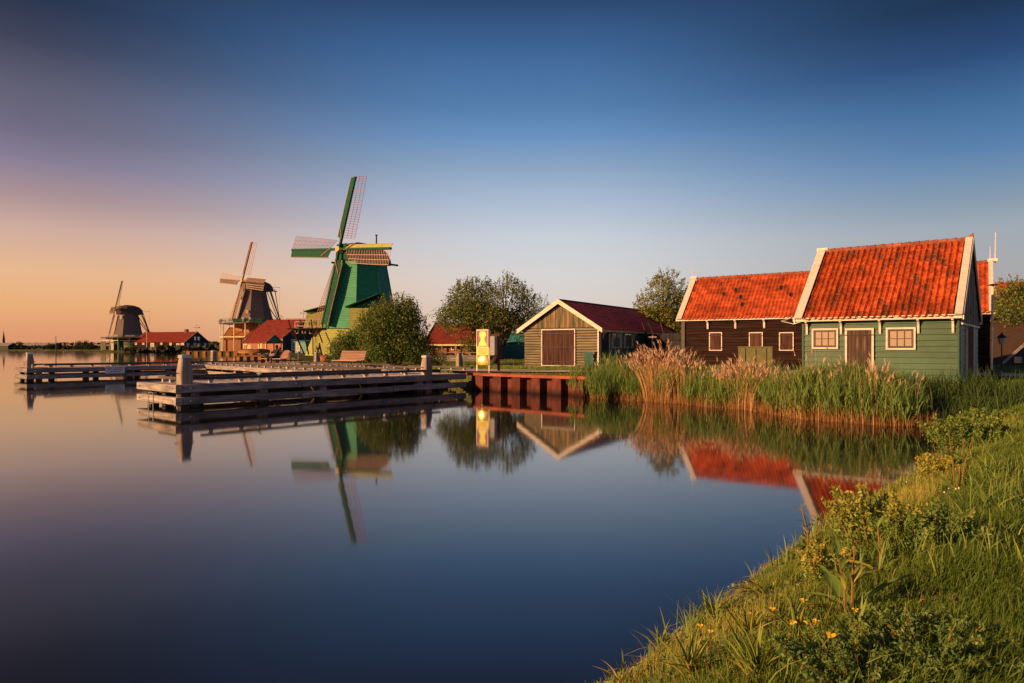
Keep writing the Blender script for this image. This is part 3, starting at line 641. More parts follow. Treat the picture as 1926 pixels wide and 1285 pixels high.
# ------------------------------------------------------------------ houses (local frame: x along the front, y to the back, z up)
def dir2(rz): return Vector((math.cos(rz), math.sin(rz)))
def tcoord(px, P0, rz):              # distance along the front at which a pixel column meets it
    r = (px-CX)/FL; d = dir2(rz); return (r*P0[1]-P0[0])/(d.x-r*d.y)
def zcoord(py, t, P0, rz, yoff=0):
    d = dir2(rz); D = P0[1]+d.y*t+math.cos(rz)*yoff; return ZA(py, D)
def pantile_mesh(w, l, m):
    """one S-shaped clay pantile: x across, y up the slope, z out"""
    B = MB(); n = 7; prof = []
    for i in range(n+1):
        u = i/n; prof.append(((u-.5)*w*1.12, .042*math.sin(2*PI*u+.5)+.016*math.sin(4*PI*u)))
    yl, yh = -.05, l
    for i in range(n):
        (x0,z0),(x1,z1) = prof[i], prof[i+1]
        B.quad((x0,yl,z0+.022), (x1,yl,z1+.022), (x1,yh,z1-.014), (x0,yh,z0-.014)); B.quad((x0,yl,z0-.002), (x1,yl,z1-.002), (x1,yl,z1+.022), (x0,yl,z0+.022))
    me = B.mesh('roof_tile'); me.materials.append(m); me.polygons.foreach_set('use_smooth', [False]*len(me.polygons)); return me
def tile_sheet(name, w, h, nx, ny, m, parent, M, seed=0):
    """a whole slope of pantiles as one mesh, every tile with its own edges and a slight misfit"""
    rng = np.random.default_rng(seed); n = 6; tw, tl = w/nx, h/ny; u = np.linspace(0,1,n+1); px = (u)*tw*1.06; pz = .040*np.sin(2*PI*u+.5)+.015*np.sin(4*PI*u)
    V = []; F = []
    one = np.array([[(x, y, z+dz) for x, z in zip(px, pz)] for y, dz in ((-.045,-.004), (-.045,.022), (tl,-.014))]).reshape(-1,3)
    f1 = []
    for r in range(2):
        for i in range(n): a = r*(n+1)+i; f1.append((a, a+1, a+n+2, a+n+1))
    f1 = np.array(f1); cnt = 0
    for j in range(ny):
        for i in range(nx):
            o = one + np.array([i*tw+rng.normal(0,.004), j*tl+rng.normal(0,.006), rng.normal(0,.004)]); V.append(o); F.append(f1+cnt*len(one)); cnt += 1
    V = np.concatenate(V); F = np.concatenate(F); Mn = np.array(M); V = V @ Mn[:3,:3].T + Mn[:3,3]
    return tag(np_mesh(name, V, F, m, parent), kind='stuff')
def slope_matrix(p_eave_left, xdir, updir):
    x = Vector(xdir).normalized(); y = Vector(updir).normalized(); z = x.cross(y)
    M = Matrix((x, y, z)).transposed().to_4x4(); M.translation = Vector(p_eave_left); return M
def wall_boards(house, x0, x1, y, z0, z1, n, m, name='plank', th=.024, lapd=.016, side=-1, joints=0, notch=0):
    """horizontal boards as single parts, each leaning out over the one below"""
    hb = (z1-z0)/n  # notch opens a gap so the black core draws a shadow line
    for i in range(n):
        xs = [x0, x1] if not joints else [x0, x0+(x1-x0)*random.uniform(.3,.7), x1]
        for k in range(len(xs)-1):
            a, b = xs[k]+(.002 if k else 0), xs[k+1]-(.002 if k < len(xs)-2 else 0); B = MB(); za, zb = z0+i*hb+.003, z0+(i+1)*hb+.012
            B.prism([(a, y+side*lapd, za), (a, y+side*(lapd+th), za), (a, y+side*.012, zb-notch), (a, y, zb-notch)], (b-a,0,0)); o = B.build(name, m, house)
def side_boards(house, x, y0, y1, z0, z1, n, m, side=1, name='plank'):
    hb = (z1-z0)/n
    for i in range(n):
        B = MB(); za, zb = z0+i*hb+.003, z0+(i+1)*hb+.012
        B.prism([(x+side*.016, y0, za), (x+side*.04, y0, za), (x+side*.012, y0, zb), (x, y0, zb)], (0,y1-y0,0)); B.build(name, m, house)
def window(house, x0, x1, z0, z1, y, cols, rows, frame_m, sash_m, shutter=None, fw=.06, d=.07):
    w = link(bpy.data.objects.new('window', MB_frame(x0,x1,z0,z1,y,fw,d,frame_m)), house)
    ix0, ix1, iz0, iz1 = x0+fw, x1-fw, z0+fw, z1-fw
    if shutter:
        n = max(3, round((ix1-ix0)/.12)); sw = (ix1-ix0)/n
        for i in range(n):
            B = MB(); B.box((ix0+(i+.5)*sw, y-.045, (iz0+iz1)/2), (sw-.008, .03, iz1-iz0-.01)); B.build('shutter_board', shutter, w)
        B = MB()
        for z in (iz0+.14, iz1-.14): B.box(((x0+x1)/2-.0, y-.085, z), (x1-x0+.02, .012, .03))
        B.build('hinge_strap', M_metal_d, w); return w
    s = .06; B = MB()
    for a, b, c, e in ((ix0,ix1,iz0,iz0+s), (ix0,ix1,iz1-s,iz1), (ix0,ix0+s,iz0+s,iz1-s), (ix1-s,ix1,iz0+s,iz1-s)): B.box(((a+b)/2, y-.045, (c+e)/2), (b-a-.002, .04, e-c-.002))
    B.build('sash', sash_m, w); jx0, jx1, jz0, jz1 = ix0+s, ix1-s, iz0+s, iz1-s
    B = MB()
    for i in range(1, cols): B.box((jx0+(jx1-jx0)*i/cols, y-.048, (jz0+jz1)/2), (.022, .03, jz1-jz0))
    for i in range(1, rows): B.box(((jx0+jx1)/2, y-.046, jz0+(jz1-jz0)*i/rows), (jx1-jx0, .026, .022))
    B.build('glazing_bar', sash_m, w)
    for i in range(cols):
        for k in range(rows):
            B = MB(); a = jx0+(jx1-jx0)*i/cols; b = jx0+(jx1-jx0)*(i+1)/cols; c = jz0+(jz1-jz0)*k/rows; e = jz0+(jz1-jz0)*(k+1)/rows
            tz = random.uniform(-.004,.004); B.prism([(a+.01,y-.034,c+.01),(b-.01,y-.034+tz,c+.01),(b-.01,y-.036+tz,e-.01),(a+.01,y-.036,e-.01)], (0,.006,0)); B.build('pane', M_glass, w)
    return w
def MB_frame(x0,x1,z0,z1,y,fw,d,m):
    B = MB()
    for a, b, c, e in ((x0,x1,z0,z0+fw), (x0,x1,z1-fw,z1), (x0,x0+fw,z0+fw,z1-fw), (x1-fw,x1,z0+fw,z1-fw)): B.box(((a+b)/2, y-d/2, (c+e)/2), (b-a-.001, d, e-c-.001))
    me = B.mesh('window'); me.materials.append(m); return me
def plank_door(house, x0, x1, z0, z1, y, m, frame_m, n, fw=.07, axis='x', split=False, name='door'):
    B = MB()
    for a, b, c, e in ((x0,x1,z1-fw,z1), (x0,x0+fw,z0,z1-fw), (x1-fw,x1,z0,z1-fw)) + (((x0+fw,x1-fw,z0,z0+fw*.8),) if split else ()):
        B.box(((a+b)/2, y-.04, (c+e)/2), (b-a-.001, .08, e-c-.001))
    me = B.mesh(name); me.materials.append(frame_m); dr = link(bpy.data.objects.new(name, me), house)
    ix0, ix1 = x0+fw, x1-fw; sw = (ix1-ix0)/n; zb = z0+(fw*.8 if split else 0)
    for i in range(n):
        B = MB(); B.box((ix0+(i+.5)*sw, y-.035-random.uniform(0,.006), (zb+z1-fw)/2), (sw-.007, .03, z1-fw-zb-.012)); B.build('plank', m, dr)
    B = MB()
    for z in ((zb+.22, (zb+z1)/2, z1-.28) if split else (zb+.25, z1-.25)): B.box(((x0+x1)/2, y-.086, z), (x1-x0-.02, .012, .035))
    B.build('iron_strap', M_metal_d, dr); return dr
def bracket(house, x, y, z, m, w=.07, s=1.0):
    B = MB(); pts = [(0,0),(-.24,0),(-.24,-.05),(-.14,-.09),(-.08,-.2),(-.075,-.42),(-.05,-.50),(0,-.50)]
    B.prism([(x-w/2, y+p[0]*s, z+p[1]*s) for p in pts], (w,0,0)); B.build('bracket', m, house)

# ---- the green house
def green_house():
    P0 = (11.15, 26.17); rz = math.atan2(-.628,.778); L, W, zb, ze, zr = 5.05, 6.0, .70, 2.93, 5.80
    t = thing('green_house', 'green boarded house with bright red pantile roof, three white-framed openings facing the water', 'house', (*P0, 0), rz)
    B = MB(); B.box((L/2, W/2, (zb+ze)/2-.02), (L-.04, W-.04, ze-zb)); B.poly([(L-.02,.02,ze-.04),(L-.02,W-.02,ze-.04),(L-.02,W/2,zr-.1)]); B.poly([(.02,W-.02,ze-.04),(.02,.02,ze-.04),(.02,W/2,zr-.1)]); B.build('wall_core', M_black, t)
    # brick plinth
    pl = MB(); pl.box((L/2,W/2,.42), (L-.02,W-.02,.54)); pl = pl.build('plinth', M_mortar, t)
    bm_ = MB(); bm_.box((0,0,0), (.205,.02,.052)); bme = bm_.mesh('brick'); bme.materials.append(M_brick)
    for r in range(6):
        for k in range(24):
            x = (k+.5+(r%2)*.5)*.215-.1
            if x < .1 or x > L-.08: continue
            o = link(bpy.data.objects.new('brick', bme), pl); o.location = (x, -.003-random.uniform(0,.004), .40+r*.062-.02)
    n = 11
    wall_boards(t, 0, L, 0, zb, ze-.03, n, M_green, lapd=.02, notch=.021)
    # right gable: boarded below, upright weathered boards above
    side_boards(t, L, 0, W, zb, ze-.25, 10, M_teal, 1)
    M_gab = mat('weathered_gable_boards', (.20,.19,.18), (.09,.085,.085), .75, (9,9,.9), .4, .15)
    k = 20
    for i in range(k):
        y0, y1 = W*i/k, W*(i+1)/k; h0 = zr-.12-abs(y0-W/2)*(zr-ze)/(W/2); h1 = zr-.12-abs(y1-W/2)*(zr-ze)/(W/2); xo = L+.030+(i%2)*.018; B = MB()
        B.prism([(xo,y0+.004,ze-.28),(xo,y1-.004,ze-.28),(xo,y1-.004,max(h1,ze-.2)),(xo,y0+.004,max(h0,ze-.2))], (.022,0,0)); B.build('gable_board', M_gab, t)
    B = MB(); B.box((L+.075, W/2, ze-.27), (.05, W, .06)); B.build('gable_rail', M_white_w, t)
    g = link(bpy.data.objects.new('gable_door', None), t)
    for a, b in ((1.5,2.55),(2.57,3.6)):
        for i in range(6):
            y = a+(b-a)*(i+.5)/6; beam_o('plank', (L+.06,y,zb+.02), (L+.06,y,2.62), (b-a)/6-.008, .03, M_brown, g, up=(1,0,0))
    for y in (1.44,3.66): beam_o('door_post', (L+.07,y,zb), (L+.07,y,2.68), .07, .07, M_white_w, g, up=(1,0,0))
    beam_o('lintel', (L+.07,1.40,2.66), (L+.07,3.70,2.66), .07, .06, M_white_w, g)
    for z in (3.15,4.6): beam_o('hatch_hinge', (L+.09,2.6,z), (L+.09,3.2,z), .03, .05, M_metal_d, t)
    for x0, x1, y0, y1 in ((1528,1577.5,618,656.4), (1667,1723,616,658)):
        a = tcoord(x0,P0,rz); b = tcoord(x1,P0,rz); m_ = (a+b)/2
        window(t, a, b, zcoord(y1,m_,P0,rz), zcoord(y0,m_,P0,rz), -.03, 3, 2, M_white, M_sash)
    a = tcoord(1590.5,P0,rz); b = tcoord(1644.5,P0,rz); plank_door(t, a, b, zb, zcoord(617.5,(a+b)/2,P0,rz), -.03, M_olddoor, M_white, 6)
    beam_o('corner_board', (L-.03,-.045,zb), (L-.03,-.045,ze-.05), .05, .06, M_green, t, up=(1,0,0)); beam_o('corner_board', (.02,-.045,zb), (.02,-.045,ze-.05), .05, .06, M_green, t, up=(1,0,0))
    # eaves
    oh = .28; sl_ = Vector((0, W/2+oh, zr-(ze-.02))); ez = ze-.02
    beam_o('fascia', (-.28,-oh,ez-.01), (L+.10,-oh,ez-.01), .04, .13, M_white, t); beam_o('gutter_board', (-.28,-oh-.04,ez+.045), (L+.10,-oh-.04,ez+.045), .08, .035, M_white, t)
    for px in (1519,1583,1656,1728,1793): bracket(t, tcoord(px,P0,rz), -.036, ez-.07, M_white)
    beam_o('soffit', (-.2,-oh/2,ez-.05), (L+.05,-oh/2,ez-.05), oh-.06, .02, M_green, t)
    # roof: front slope in single tiles
    B = MB(); q = .04
    B.quad((-.18,-oh,ez+.02-q), (L+.12,-oh,ez+.02-q), (L+.12,W/2,zr-q), (-.18,W/2,zr-q)); B.quad((-.18,W/2,zr-q), (L+.12,W/2,zr-q), (L+.12,W+oh,ez+.02-q), (-.18,W+oh,ez+.02-q)); rf = B.build('roof', M_tiledk, t)
    nx, ny = 24, 12; up = Vector((0, W/2+oh, zr-ez)); S = up.length; x0, x1 = .14, L-.16; tw = (x1-x0)/nx; tl = S/ny
    M = slope_matrix((x0,-oh-.05,ez+.045), (1,0,0), up); tm = pantile_mesh(tw, tl, M_tile); td = pantile_mesh(tw, tl, M_tileb)
    for j in range(ny):
        for i in range(nx):
            o = link(bpy.data.objects.new('roof_tile', td if random.random() < .09 else tm), rf)
            o.matrix_basis = M @ Matrix.Translation(((i+.5)*tw+random.gauss(0,.005), j*tl+random.gauss(0,.010), random.gauss(0,.005)-.03*math.sin(PI*i/nx)*j/ny)) @ Matrix.Rotation(random.gauss(0,.014), 4, 'Z')
    tile_sheet('back_tiles', L+.2, S, 24, 12, M_tile2, rf, slope_matrix((L+.1,W+oh+.05,ez+.045), (-1,0,0), (0,-(W/2+oh),zr-ez)))
    for i in range(16):
        a = .1+(L-.2)*i/16; b = a+(L-.2)/16+.03; B = MB(); B.tube([(a,W/2,zr+.035), (b,W/2,zr+.065)], [.105,.115], 8, True); B.build('ridge_tile', M_ridge, rf)
    # broad white verge boards
    for xa, xb, xo in ((-.20,.08,-1), (L-.10,L+.12,1)):
        B = MB(); d = up.normalized(); nrm = Vector((0,-d.z,d.y)); a = Vector((0,-oh-.08,ez+.0))
        pts = [a+nrm*.06, a+up*1.0+d*.10+nrm*.06]
        B.prism([Vector((xa,0,0))+pts[0], Vector((xb,0,0))+pts[0], Vector((xb,0,0))+pts[1], Vector((xa,0,0))+pts[1]], nrm*.05); B.build('verge_board', M_white, t)
        xe = xa if xo < 0 else xb; B = MB()
        for sgn in (0,1):
            yy = [(-oh-.05), W/2+.0] if sgn == 0 else [W+oh+.05, W/2]
            B.prism([(xe,yy[0],ez-.12),(xe,yy[0],ez+.10),(xe,yy[1],zr+.16),(xe,yy[1],zr-.10)], (xo*.035,0,0))
        B.build('verge_edge', M_white_w, t)
    B = MB(); B.prism([(L-.16,W/2-.07,zr+.10),(L+.14,W/2-.07,zr+.10),(L+.13,W/2-.02,zr+.30),(L-.01,W/2-.05,zr+.20)], (0,.10,0)); B.build('gable_tip', M_ridge, t)
    B = MB(); B.box((-.06,W/2,zr+.13), (.42,.16,.14)); B.build('gable_cap', M_white_w, t)
    # sill knick-knacks seen through the panes are left to the reflections
green_house()

# ---- the long tarred barn
def tarred_barn():
    P0 = (9.97, 40.0); rz = math.atan2(-.567,.823); L, W, zb, ze, zr = 14.75, 4.6, .70, 3.46, 6.0
    t = thing('tarred_barn', 'long dark tarred barn with red pantile roof and three shuttered windows behind the green house', 'barn', (*P0,0), rz)
    B = MB(); B.box((L/2,W/2,(zb+ze)/2-.03), (L-.04,W-.04,ze-zb)); B.poly([(L-.02,.02,ze-.04),(L-.02,W-.02,ze-.04),(L-.02,W/2,zr-.1)]); B.poly([(.02,W-.02,ze-.04),(.02,.02,ze-.04),(.02,W/2,zr-.1)]); B.build('wall_core', M_black, t)
    wall_boards(t, 0, L, 0, zb, ze-.03, 17, M_tarred, joints=1, lapd=.035, notch=.02); side_boards(t, 0, 0, W, zb, ze, 17, M_tarred, -1); side_boards(t, L, 0, W, zb, ze, 17, M_tarred, 1)
    for x0, x1 in ((1334.6,1359), (1409.5,1435.5), (1466,1493.5)):
        a = tcoord(x0,P0,rz); b = tcoord(x1,P0,rz); m_ = (a+b)/2; window(t, a, b, zcoord(659.8,m_,P0,rz), zcoord(625,m_,P0,rz), -.03, 1, 1, M_white, M_sash, shutter=M_brown, fw=.05)
    beam_o('corner_post', (.1,-.06,zb), (.1,-.06,ze-.1), .12, .2, M_black, t, up=(1,0,0))
    oh = .22; ez = ze; up = Vector((0, W/2+oh, zr-ez)); S = up.length
    beam_o('fascia', (-.3,-oh,ez), (L+.2,-oh,ez), .04, .13, M_white, t); beam_o('soffit', (-.2,-oh/2,ez-.05), (L+.1,-oh/2,ez-.05), oh-.06, .02, M_tarred, t)
    for px in (1332,1384,1438,1845): bracket(t, tcoord(px,P0,rz), -.04, ez-.07, M_white, w=.10, s=.95)
    B = MB(); q = .04
    B.quad((-.2,-oh,ez+.02-q), (L+.15,-oh,ez+.02-q), (L+.15,W/2,zr-q), (-.2,W/2,zr-q)); B.quad((-.2,W/2,zr-q), (L+.15,W/2,zr-q), (L+.15,W+oh,ez+.02-q), (-.2,W+oh,ez+.02-q)); rf = B.build('roof', M_tiledk, t)
    tile_sheet('front_tiles', L-.15, S, 70, 11, M_tile2, rf, slope_matrix((.12,-oh-.05,ez+.045), (1,0,0), up), 4)
    tile_sheet('back_tiles', L-.15, S, 70, 11, M_tile2, rf, slope_matrix((L-.03,W+oh+.05,ez+.045), (-1,0,0), (0,-(W/2+oh),zr-ez)), 5)
    for i in range(36):
        a = .1+(L-.2)*i/36; B = MB(); B.tube([(a,W/2,zr+.035), (a+(L-.2)/36+.03,W/2,zr+.06)], [.10,.11], 8); B.build('ridge_tile', M_ridge, rf)
    tm = pantile_mesh(.21, S/11, M_tiledk)      # a few replaced dark tiles
    M = slope_matrix((.12,-oh-.05,ez+.055), (1,0,0), up)
    for i, j in ((7,9),(9,6),(14,5),(15,3),(24,7),(27,5),(33,4),(40,8),(12,7),(45,2)):
        o = link(bpy.data.objects.new('roof_tile', tm), rf); o.matrix_basis = M @ Matrix.Translation(((i+.5)*.2086, j*S/11, .006)); o['label'] = 'blackened pantile'
    d = up.normalized(); nrm = Vector((0,-d.z,d.y)); a = Vector((0,-oh-.08,ez))
    for xa, xb, xo in ((-.24,.08,-1), (L-.02,L+.16,1)):
        B = MB(); p0 = a+nrm*.06; p1 = a+up+d*.10+nrm*.06
        B.prism([Vector((xa,0,0))+p0, Vector((xb,0,0))+p0, Vector((xb,0,0))+p1, Vector((xa,0,0))+p1], nrm*.05); B.build('verge_board', M_white, t)
    for x in (-.1, L+.15): B = MB(); B.box((x,W/2,zr+.14), (.4,.16,.14)); B.tube([(x-.1,W/2,zr+.2),(x-.1,W/2,zr+.85)], [.02,.012], 5); B.build('gable_spike', M_white_w, t)
    B = MB(); B.tube([(L+.25,W/2+.1,zr),(L+.27,W/2+.1,zr+1.5)], [.03,.02], 6); B.build('spike_pole', M_white_w, t)
    a = tcoord(1506,P0,rz); B = MB(); B.tube([(a-.9,-.35,ez-.2),(a-.4,-.5,ez-.05),(a+.2,-.4,ez-.2),(a-.3,-.3,ez-.35),(a-.9,-.35,ez-.2)], [.035]*5, 6); B.build('drain_pipe', M_zinc, t)
tarred_barn()

# ---- the brown boat shed
def boat_shed():
    P0 = (.80, 41.6); rz = math.atan2(-.53,.85); W, L, zb, ze, zr = 4.85, 14.0, .66, 3.05, 4.55   # gable front of width W, length L to the back
    t = thing('boat_shed', 'brown boat shed by the quay with wide double plank door and dark red roof', 'shed', (*P0,0), rz)
    B = MB(); B.box((W/2,L/2,(zb+ze)/2-.05), (W-.04,L-.04,ze-zb)); B.poly([(.02,.01,ze-.1),(W-.02,.01,ze-.1),(W/2,.01,zr-.1)]); B.poly([(W-.02,L,ze-.1),(.02,L,ze-.1),(W/2,L,zr-.1)]); B.build('wall_core', M_black, t)
    zt = zcoord(617, W/2, P0, rz); ddx0, ddx1 = tcoord(1020,P0,rz), tcoord(1083.5,P0,rz)
    wall_boards(t, 0, ddx0+.03, 0, zb, zt, 15, M_shed, lapd=.075, th=.02, notch=.045); wall_boards(t, ddx1-.03, W, 0, zb, zt, 15, M_shed, lapd=.075, th=.02, notch=.045)
    k = 32
    for i in range(k):
        x0, x1 = W*i/k, W*(i+1)/k; f = lambda x: zr-.14-abs(x-W/2)*(zr-ze)/(W/2)
        h0, h1 = f(x0), f(x1); yo = -.03-(i%2)*.02
        if max(h0,h1) < zt+.04: continue
        B = MB(); B.prism([(x0+.003,yo,zt+.01),(x1-.003,yo,zt+.01),(x1-.003,yo,max(h1,zt+.03)),(x0+.003,yo,max(h0,zt+.03))], (0,-.022,0)); B.build('gable_board', M_shedtop, t)
    plank_door(t, ddx0, ddx1, zb+.10, zcoord(619,(ddx0+ddx1)/2,P0,rz), -.05, M_brown, M_white, 20, fw=.06, split=True, name='double_door')
    side_boards(t, W, 0, L, zb, ze, 15, M_teal, 1); side_boards(t, 0, 0, L, zb, ze, 15, M_shed, -1)
    # side wall windows and door (turned a quarter: built flat and rotated)
    s = link(bpy.data.objects.new('side_wall_openings', None), t); s.location = (W,0,0); s.rotation_euler = (0,0,PI/2)
    wp = (P0[0]+dir2(rz).x*W, P0[1]+dir2(rz).y*W); rr = rz+PI/2
    for x0, x1 in ((1149,1166.5), (1172,1188.5)):
        a = tcoord(x0,wp,rr); b = tcoord(x1,wp,rr); zz0 = ZA(655,wp[1]+math.sin(rr)*(a+b)/2); zz1 = ZA(626.5,wp[1]+math.sin(rr)*(a+b)/2)
        B = MB()
        for p, q, c, e in ((a,b,zz0,zz0+.07),(a,b,zz1-.07,zz1),(a,a+.09,zz0+.07,zz1-.07),(b-.09,b,zz0+.07,zz1-.07)): B.box(((p+q)/2,-.08,(c+e)/2),(q-p-.001,.08,e-c-.001))
        B.build('window_frame', M_white, s); B = MB(); B.box(((a+b)/2,-.05,(zz0+zz1)/2),(b-a-.1,.02,zz1-zz0-.1)); B.build('pane', M_glass, s)
        B = MB(); B.box(((a+b)/2,-.07,(zz0+zz1)/2),(.03,.03,zz1-zz0-.12)); B.box(((a+b)/2,-.072,(zz0+zz1)/2),(b-a-.1,.03,.03)); B.build('glazing_bar', M_teal, s)
    a = tcoord(1127,wp,rr); b = tcoord(1144,wp,rr); B = MB()
    for x in (a,b): B.box((x,-.07,1.75),(.08,.08,2.1))
    B.box(((a+b)/2,-.07,2.84),(b-a+.08,.08,.08)); B.build('door_frame', M_white, s); B = MB(); B.box(((a+b)/2,-.045,1.75),(b-a-.08,.03,2.1)); B.build('side_door', M_blackb, s)
    # roof
    oh, og = .34, .30; dz = (zr-ze)/(W/2); ez = ze-oh*dz
    for sd, x0 in ((1,-oh),(-1,W+oh)):
        up = Vector((sd*(W/2+oh),0,zr-ez)); B = MB(); B.quad((x0,-og,ez),(x0,L+og,ez),(W/2,L+og,zr),(W/2,-og,zr)); B.build('roof_underlay', M_tiledk, t)
        if sd == 1: M = slope_matrix((x0-.03,L+og-.1,ez+.05),(0,-1,0),up)
        else: M = slope_matrix((x0+.03,-og+.1,ez+.05),(0,1,0),up)
        tile_sheet('roof_tiles', L+og*2-.2, up.length, 62, 10, M_tile3, t, M, 8+sd)
    for yy, mm in ((-og-.02,M_white_w),(L+og-.02,M_white_w)):
        B = MB()
        B.prism([(-oh-.06,yy,ez-.14),(-oh-.06,yy,ez+.12),(W/2,yy,zr+.16),(W/2,yy,zr-.12)],(0,.045,0)); B.prism([(W+oh+.06,yy,ez-.14),(W+oh+.06,yy,ez+.12),(W/2,yy,zr+.161),(W/2,yy,zr-.121)],(0,.046,0)); B.build('bargeboard', mm, t)
    for i in range(40): a = -og+(L+2*og)*i/40; B = MB(); B.tube([(W/2,a,zr+.06),(W/2,a+.38,zr+.085)], [.09,.10], 7); B.build('ridge_tile', M_tiledk, t)
    beam_o('fascia', (W+oh+.02,-og,ez-.02),(W+oh+.02,L+og,ez-.02),.04,.12,M_white,t)
    for y in (.5,2.9,5.3,7.7,10.1,12.5):
        B = MB(); B.prism([(W+.04,y,ez+.12),(W+oh,y,ez-.02),(W+oh,y,ez-.08),(W+.12,y,ez-.22),(W+.09,y,ez-.45),(W+.04,y,ez-.45)],(0,.09,0)); B.build('bracket', M_white, t)
    beam_o('corner_board',(W+.03,-.02,zb),(W+.03,-.02,ze-.1),.09,.09,M_white_w,t,up=(1,0,0))
    beam_o('sill_beam',(0,-.05,zb-.03),(W,-.05,zb-.03),.10,.14,M_mortar,t)
    return P0, rz
boat_shed()

def litter_bin():
    p = AT(1111, 37.2, .68); t = thing('rubbish_bin', 'dark teal wheeled rubbish bin at the right front corner of the boat shed', 'bin', p, -.5); m = plain('teal_plastic', (.01,.09,.09), .45)
    B = MB(); B.v = []; a, b = .20, .27
    V = [(-a,-a,.06),(a,-a,.06),(a,a,.06),(-a,a,.06),(-b,-b,.86),(b,-b,.86),(b,b,.86),(-b,b,.86)]; B.v = V; B.f = [(0,3,2,1),(4,5,6,7),(0,1,5,4),(1,2,6,5),(2,3,7,6),(3,0,4,7)]; B.build('bin_body', m, t)
    B = MB(); B.box((0,.01,.89),(.60,.60,.05)); B.tube([(-.2,.33,.88),(.2,.33,.88)],[.02,.02],6); B.build('lid', m, t)
    for x in (-.2,.2): B = MB(); B.tube([(x-.025,.24,.09),(x+.025,.24,.09)],[.09,.09],10); B.build('wheel', M_metal_d, t)
litter_bin()
# paling fence between shed and barn
def paling_fence():
    a = AT(1187,47.5); b = AT(1284,40.4); t = thing('paling_fence', 'tall dark upright paling fence between the boat shed and the tarred barn', 'fence'); n = 74; B = MB(); dd = (b-a).normalized()
    for i in range(n):
        p = a.lerp(b,(i+.5)/n); q = a.lerp(b,(i+1.4)/n); h = 2.72+random.uniform(-.06,.06); w = (b-a).length/n*.5
        B.prism([p-dd*w*.8+Vector((0,0,.6)),p+dd*w*.8+Vector((0,0,.6)),p+dd*w*.7+Vector((random.uniform(-.02,.02),0,h)),p-dd*w*.7+Vector((random.uniform(-.02,.02),0,h))],(-.01,.03,0))
    tag(B.build('palings', mat('grey_palings',(.030,.028,.036),(.012,.011,.015),.8,(9,9,1),.4), t), kind='stuff')
    for z in (1.0,2.3): beam_o('rail', (a.x,a.y+.06,z),(b.x,b.y+.06,z),.05,.1,M_tarred,t)
    for px, z0, tl in ((1217,2.3,-.3),(1235,2.35,-.5),(1240,2.3,-.7),(1250,2.4,-.25)):
        p = AT(px,43.0); B = MB(); B.tube([(p.x+.4,p.y,1.2),(p.x+tl,p.y,ZA(606,43))],[.07,.05],6); tag(B.build('leaning_pole', M_brown), {1217:'thin brown pole leaning over the paling fence, leftmost of four',1235:'brown pole leaning over the paling fence, second from the left',1240:'brown pole leaning over the paling fence, third from the left',1250:'brown pole leaning over the paling fence, nearest the barn'}[px],'pole','poles leaning over the fence')
    p = AT(1227,42.0); s = thing('signpost','white-barred post standing in front of the paling fence','sign',(p.x,p.y,.6)); beam_o('post',(0,0,0),(0,0,2.0),.06,.06,M_pier2,s,up=(0,1,0)); beam_o('cross_bar',(-.25,-.04,1.9),(.25,-.04,1.9),.03,.06,M_white,s); beam_o('cross_bar',(-.22,-.04,1.2),(.22,-.04,1.2),.03,.05,M_white,s)
paling_fence()
def olive_box():
    a = AT(1389,34.5,.55); t = thing('storage_box','large olive-coloured box standing behind the reeds below the barn windows','box',a,-.30)
    B = MB(); B.box((.80,.4,.65),(1.60,.8,1.30)); B.build('box_body', M_olive, t); B = MB(); B.box((.80,.4,1.33),(1.66,.86,.06)); B.build('lid', M_olive, t)
    for x in (.3,.8,1.3): beam_o('batten',(x,-.015,.02),(x,-.015,1.28),.05,.03,M_olive,t,up=(1,0,0))
olive_box()
def drain_pole():
    p = AT(1866,29.5,.6); t = thing('vent_pole','tall pale pole with a flat round cap beside the right end of the barn','pole',p); h = ZA(537,29.5)-.6
    B = MB(); B.tube([(-.03,0,0),(0,0,h*.55)],[.045,.04],8); B.build('lower_pipe', M_zinc, t); B = MB(); B.tube([(0,0,h*.55),(.03,0,h)],[.05,.05],8); B.build('upper_pipe', M_cream, t)
    B = MB(); B.tube([(.03,0,h),(.03,0,h+.02),(.03,0,h+.07)],[.20,.22,.05],12); B.build('cap', M_metal_d, t); B = MB(); B.box((-.1,.0,h*.4),(.2,.05,.04)); B.box((-.1,.0,h*.08),(.2,.05,.04)); B.build('clamp', M_metal_d, t)
    p = AT(1872,27.3,.55); t = thing('planter_tub','dark blue-grey round tub at the foot of the pale pole','tub',p); B = MB(); B.tube([(0,0,0),(0,0,.36),(0,0,.40)],[.17,.20,.21],14); B.build('tub', M_plant, t); B = MB(); B.tube([(0,0,.38),(0,0,.405)],[.18,.17],12); B.build('soil', M_black, t)
    p = AT(1884,36,.6); t = thing('street_lamp','black post lantern with pale glass, unlit, in front of the orange-roofed house','street lamp',p); B = MB(); hh = ZA(648,36)-.6
    B.tube([(0,0,0),(0,0,.4),(0,0,.45),(0,0,hh)],[.07,.06,.035,.028],8); B.build('post', M_metal_d, t); B = MB(); B.tube([(0,0,hh),(0,0,hh+.34)],[.10,.19],6); B.build('lantern_glass', plain('milk_glass',(.55,.50,.45),.3), t)
    B = MB(); B.tube([(0,0,hh+.34),(0,0,hh+.40),(0,0,hh+.56),(0,0,hh+.64)],[.22,.20,.05,.02],6); B.build('lantern_roof', M_metal_d, t)
drain_pole()

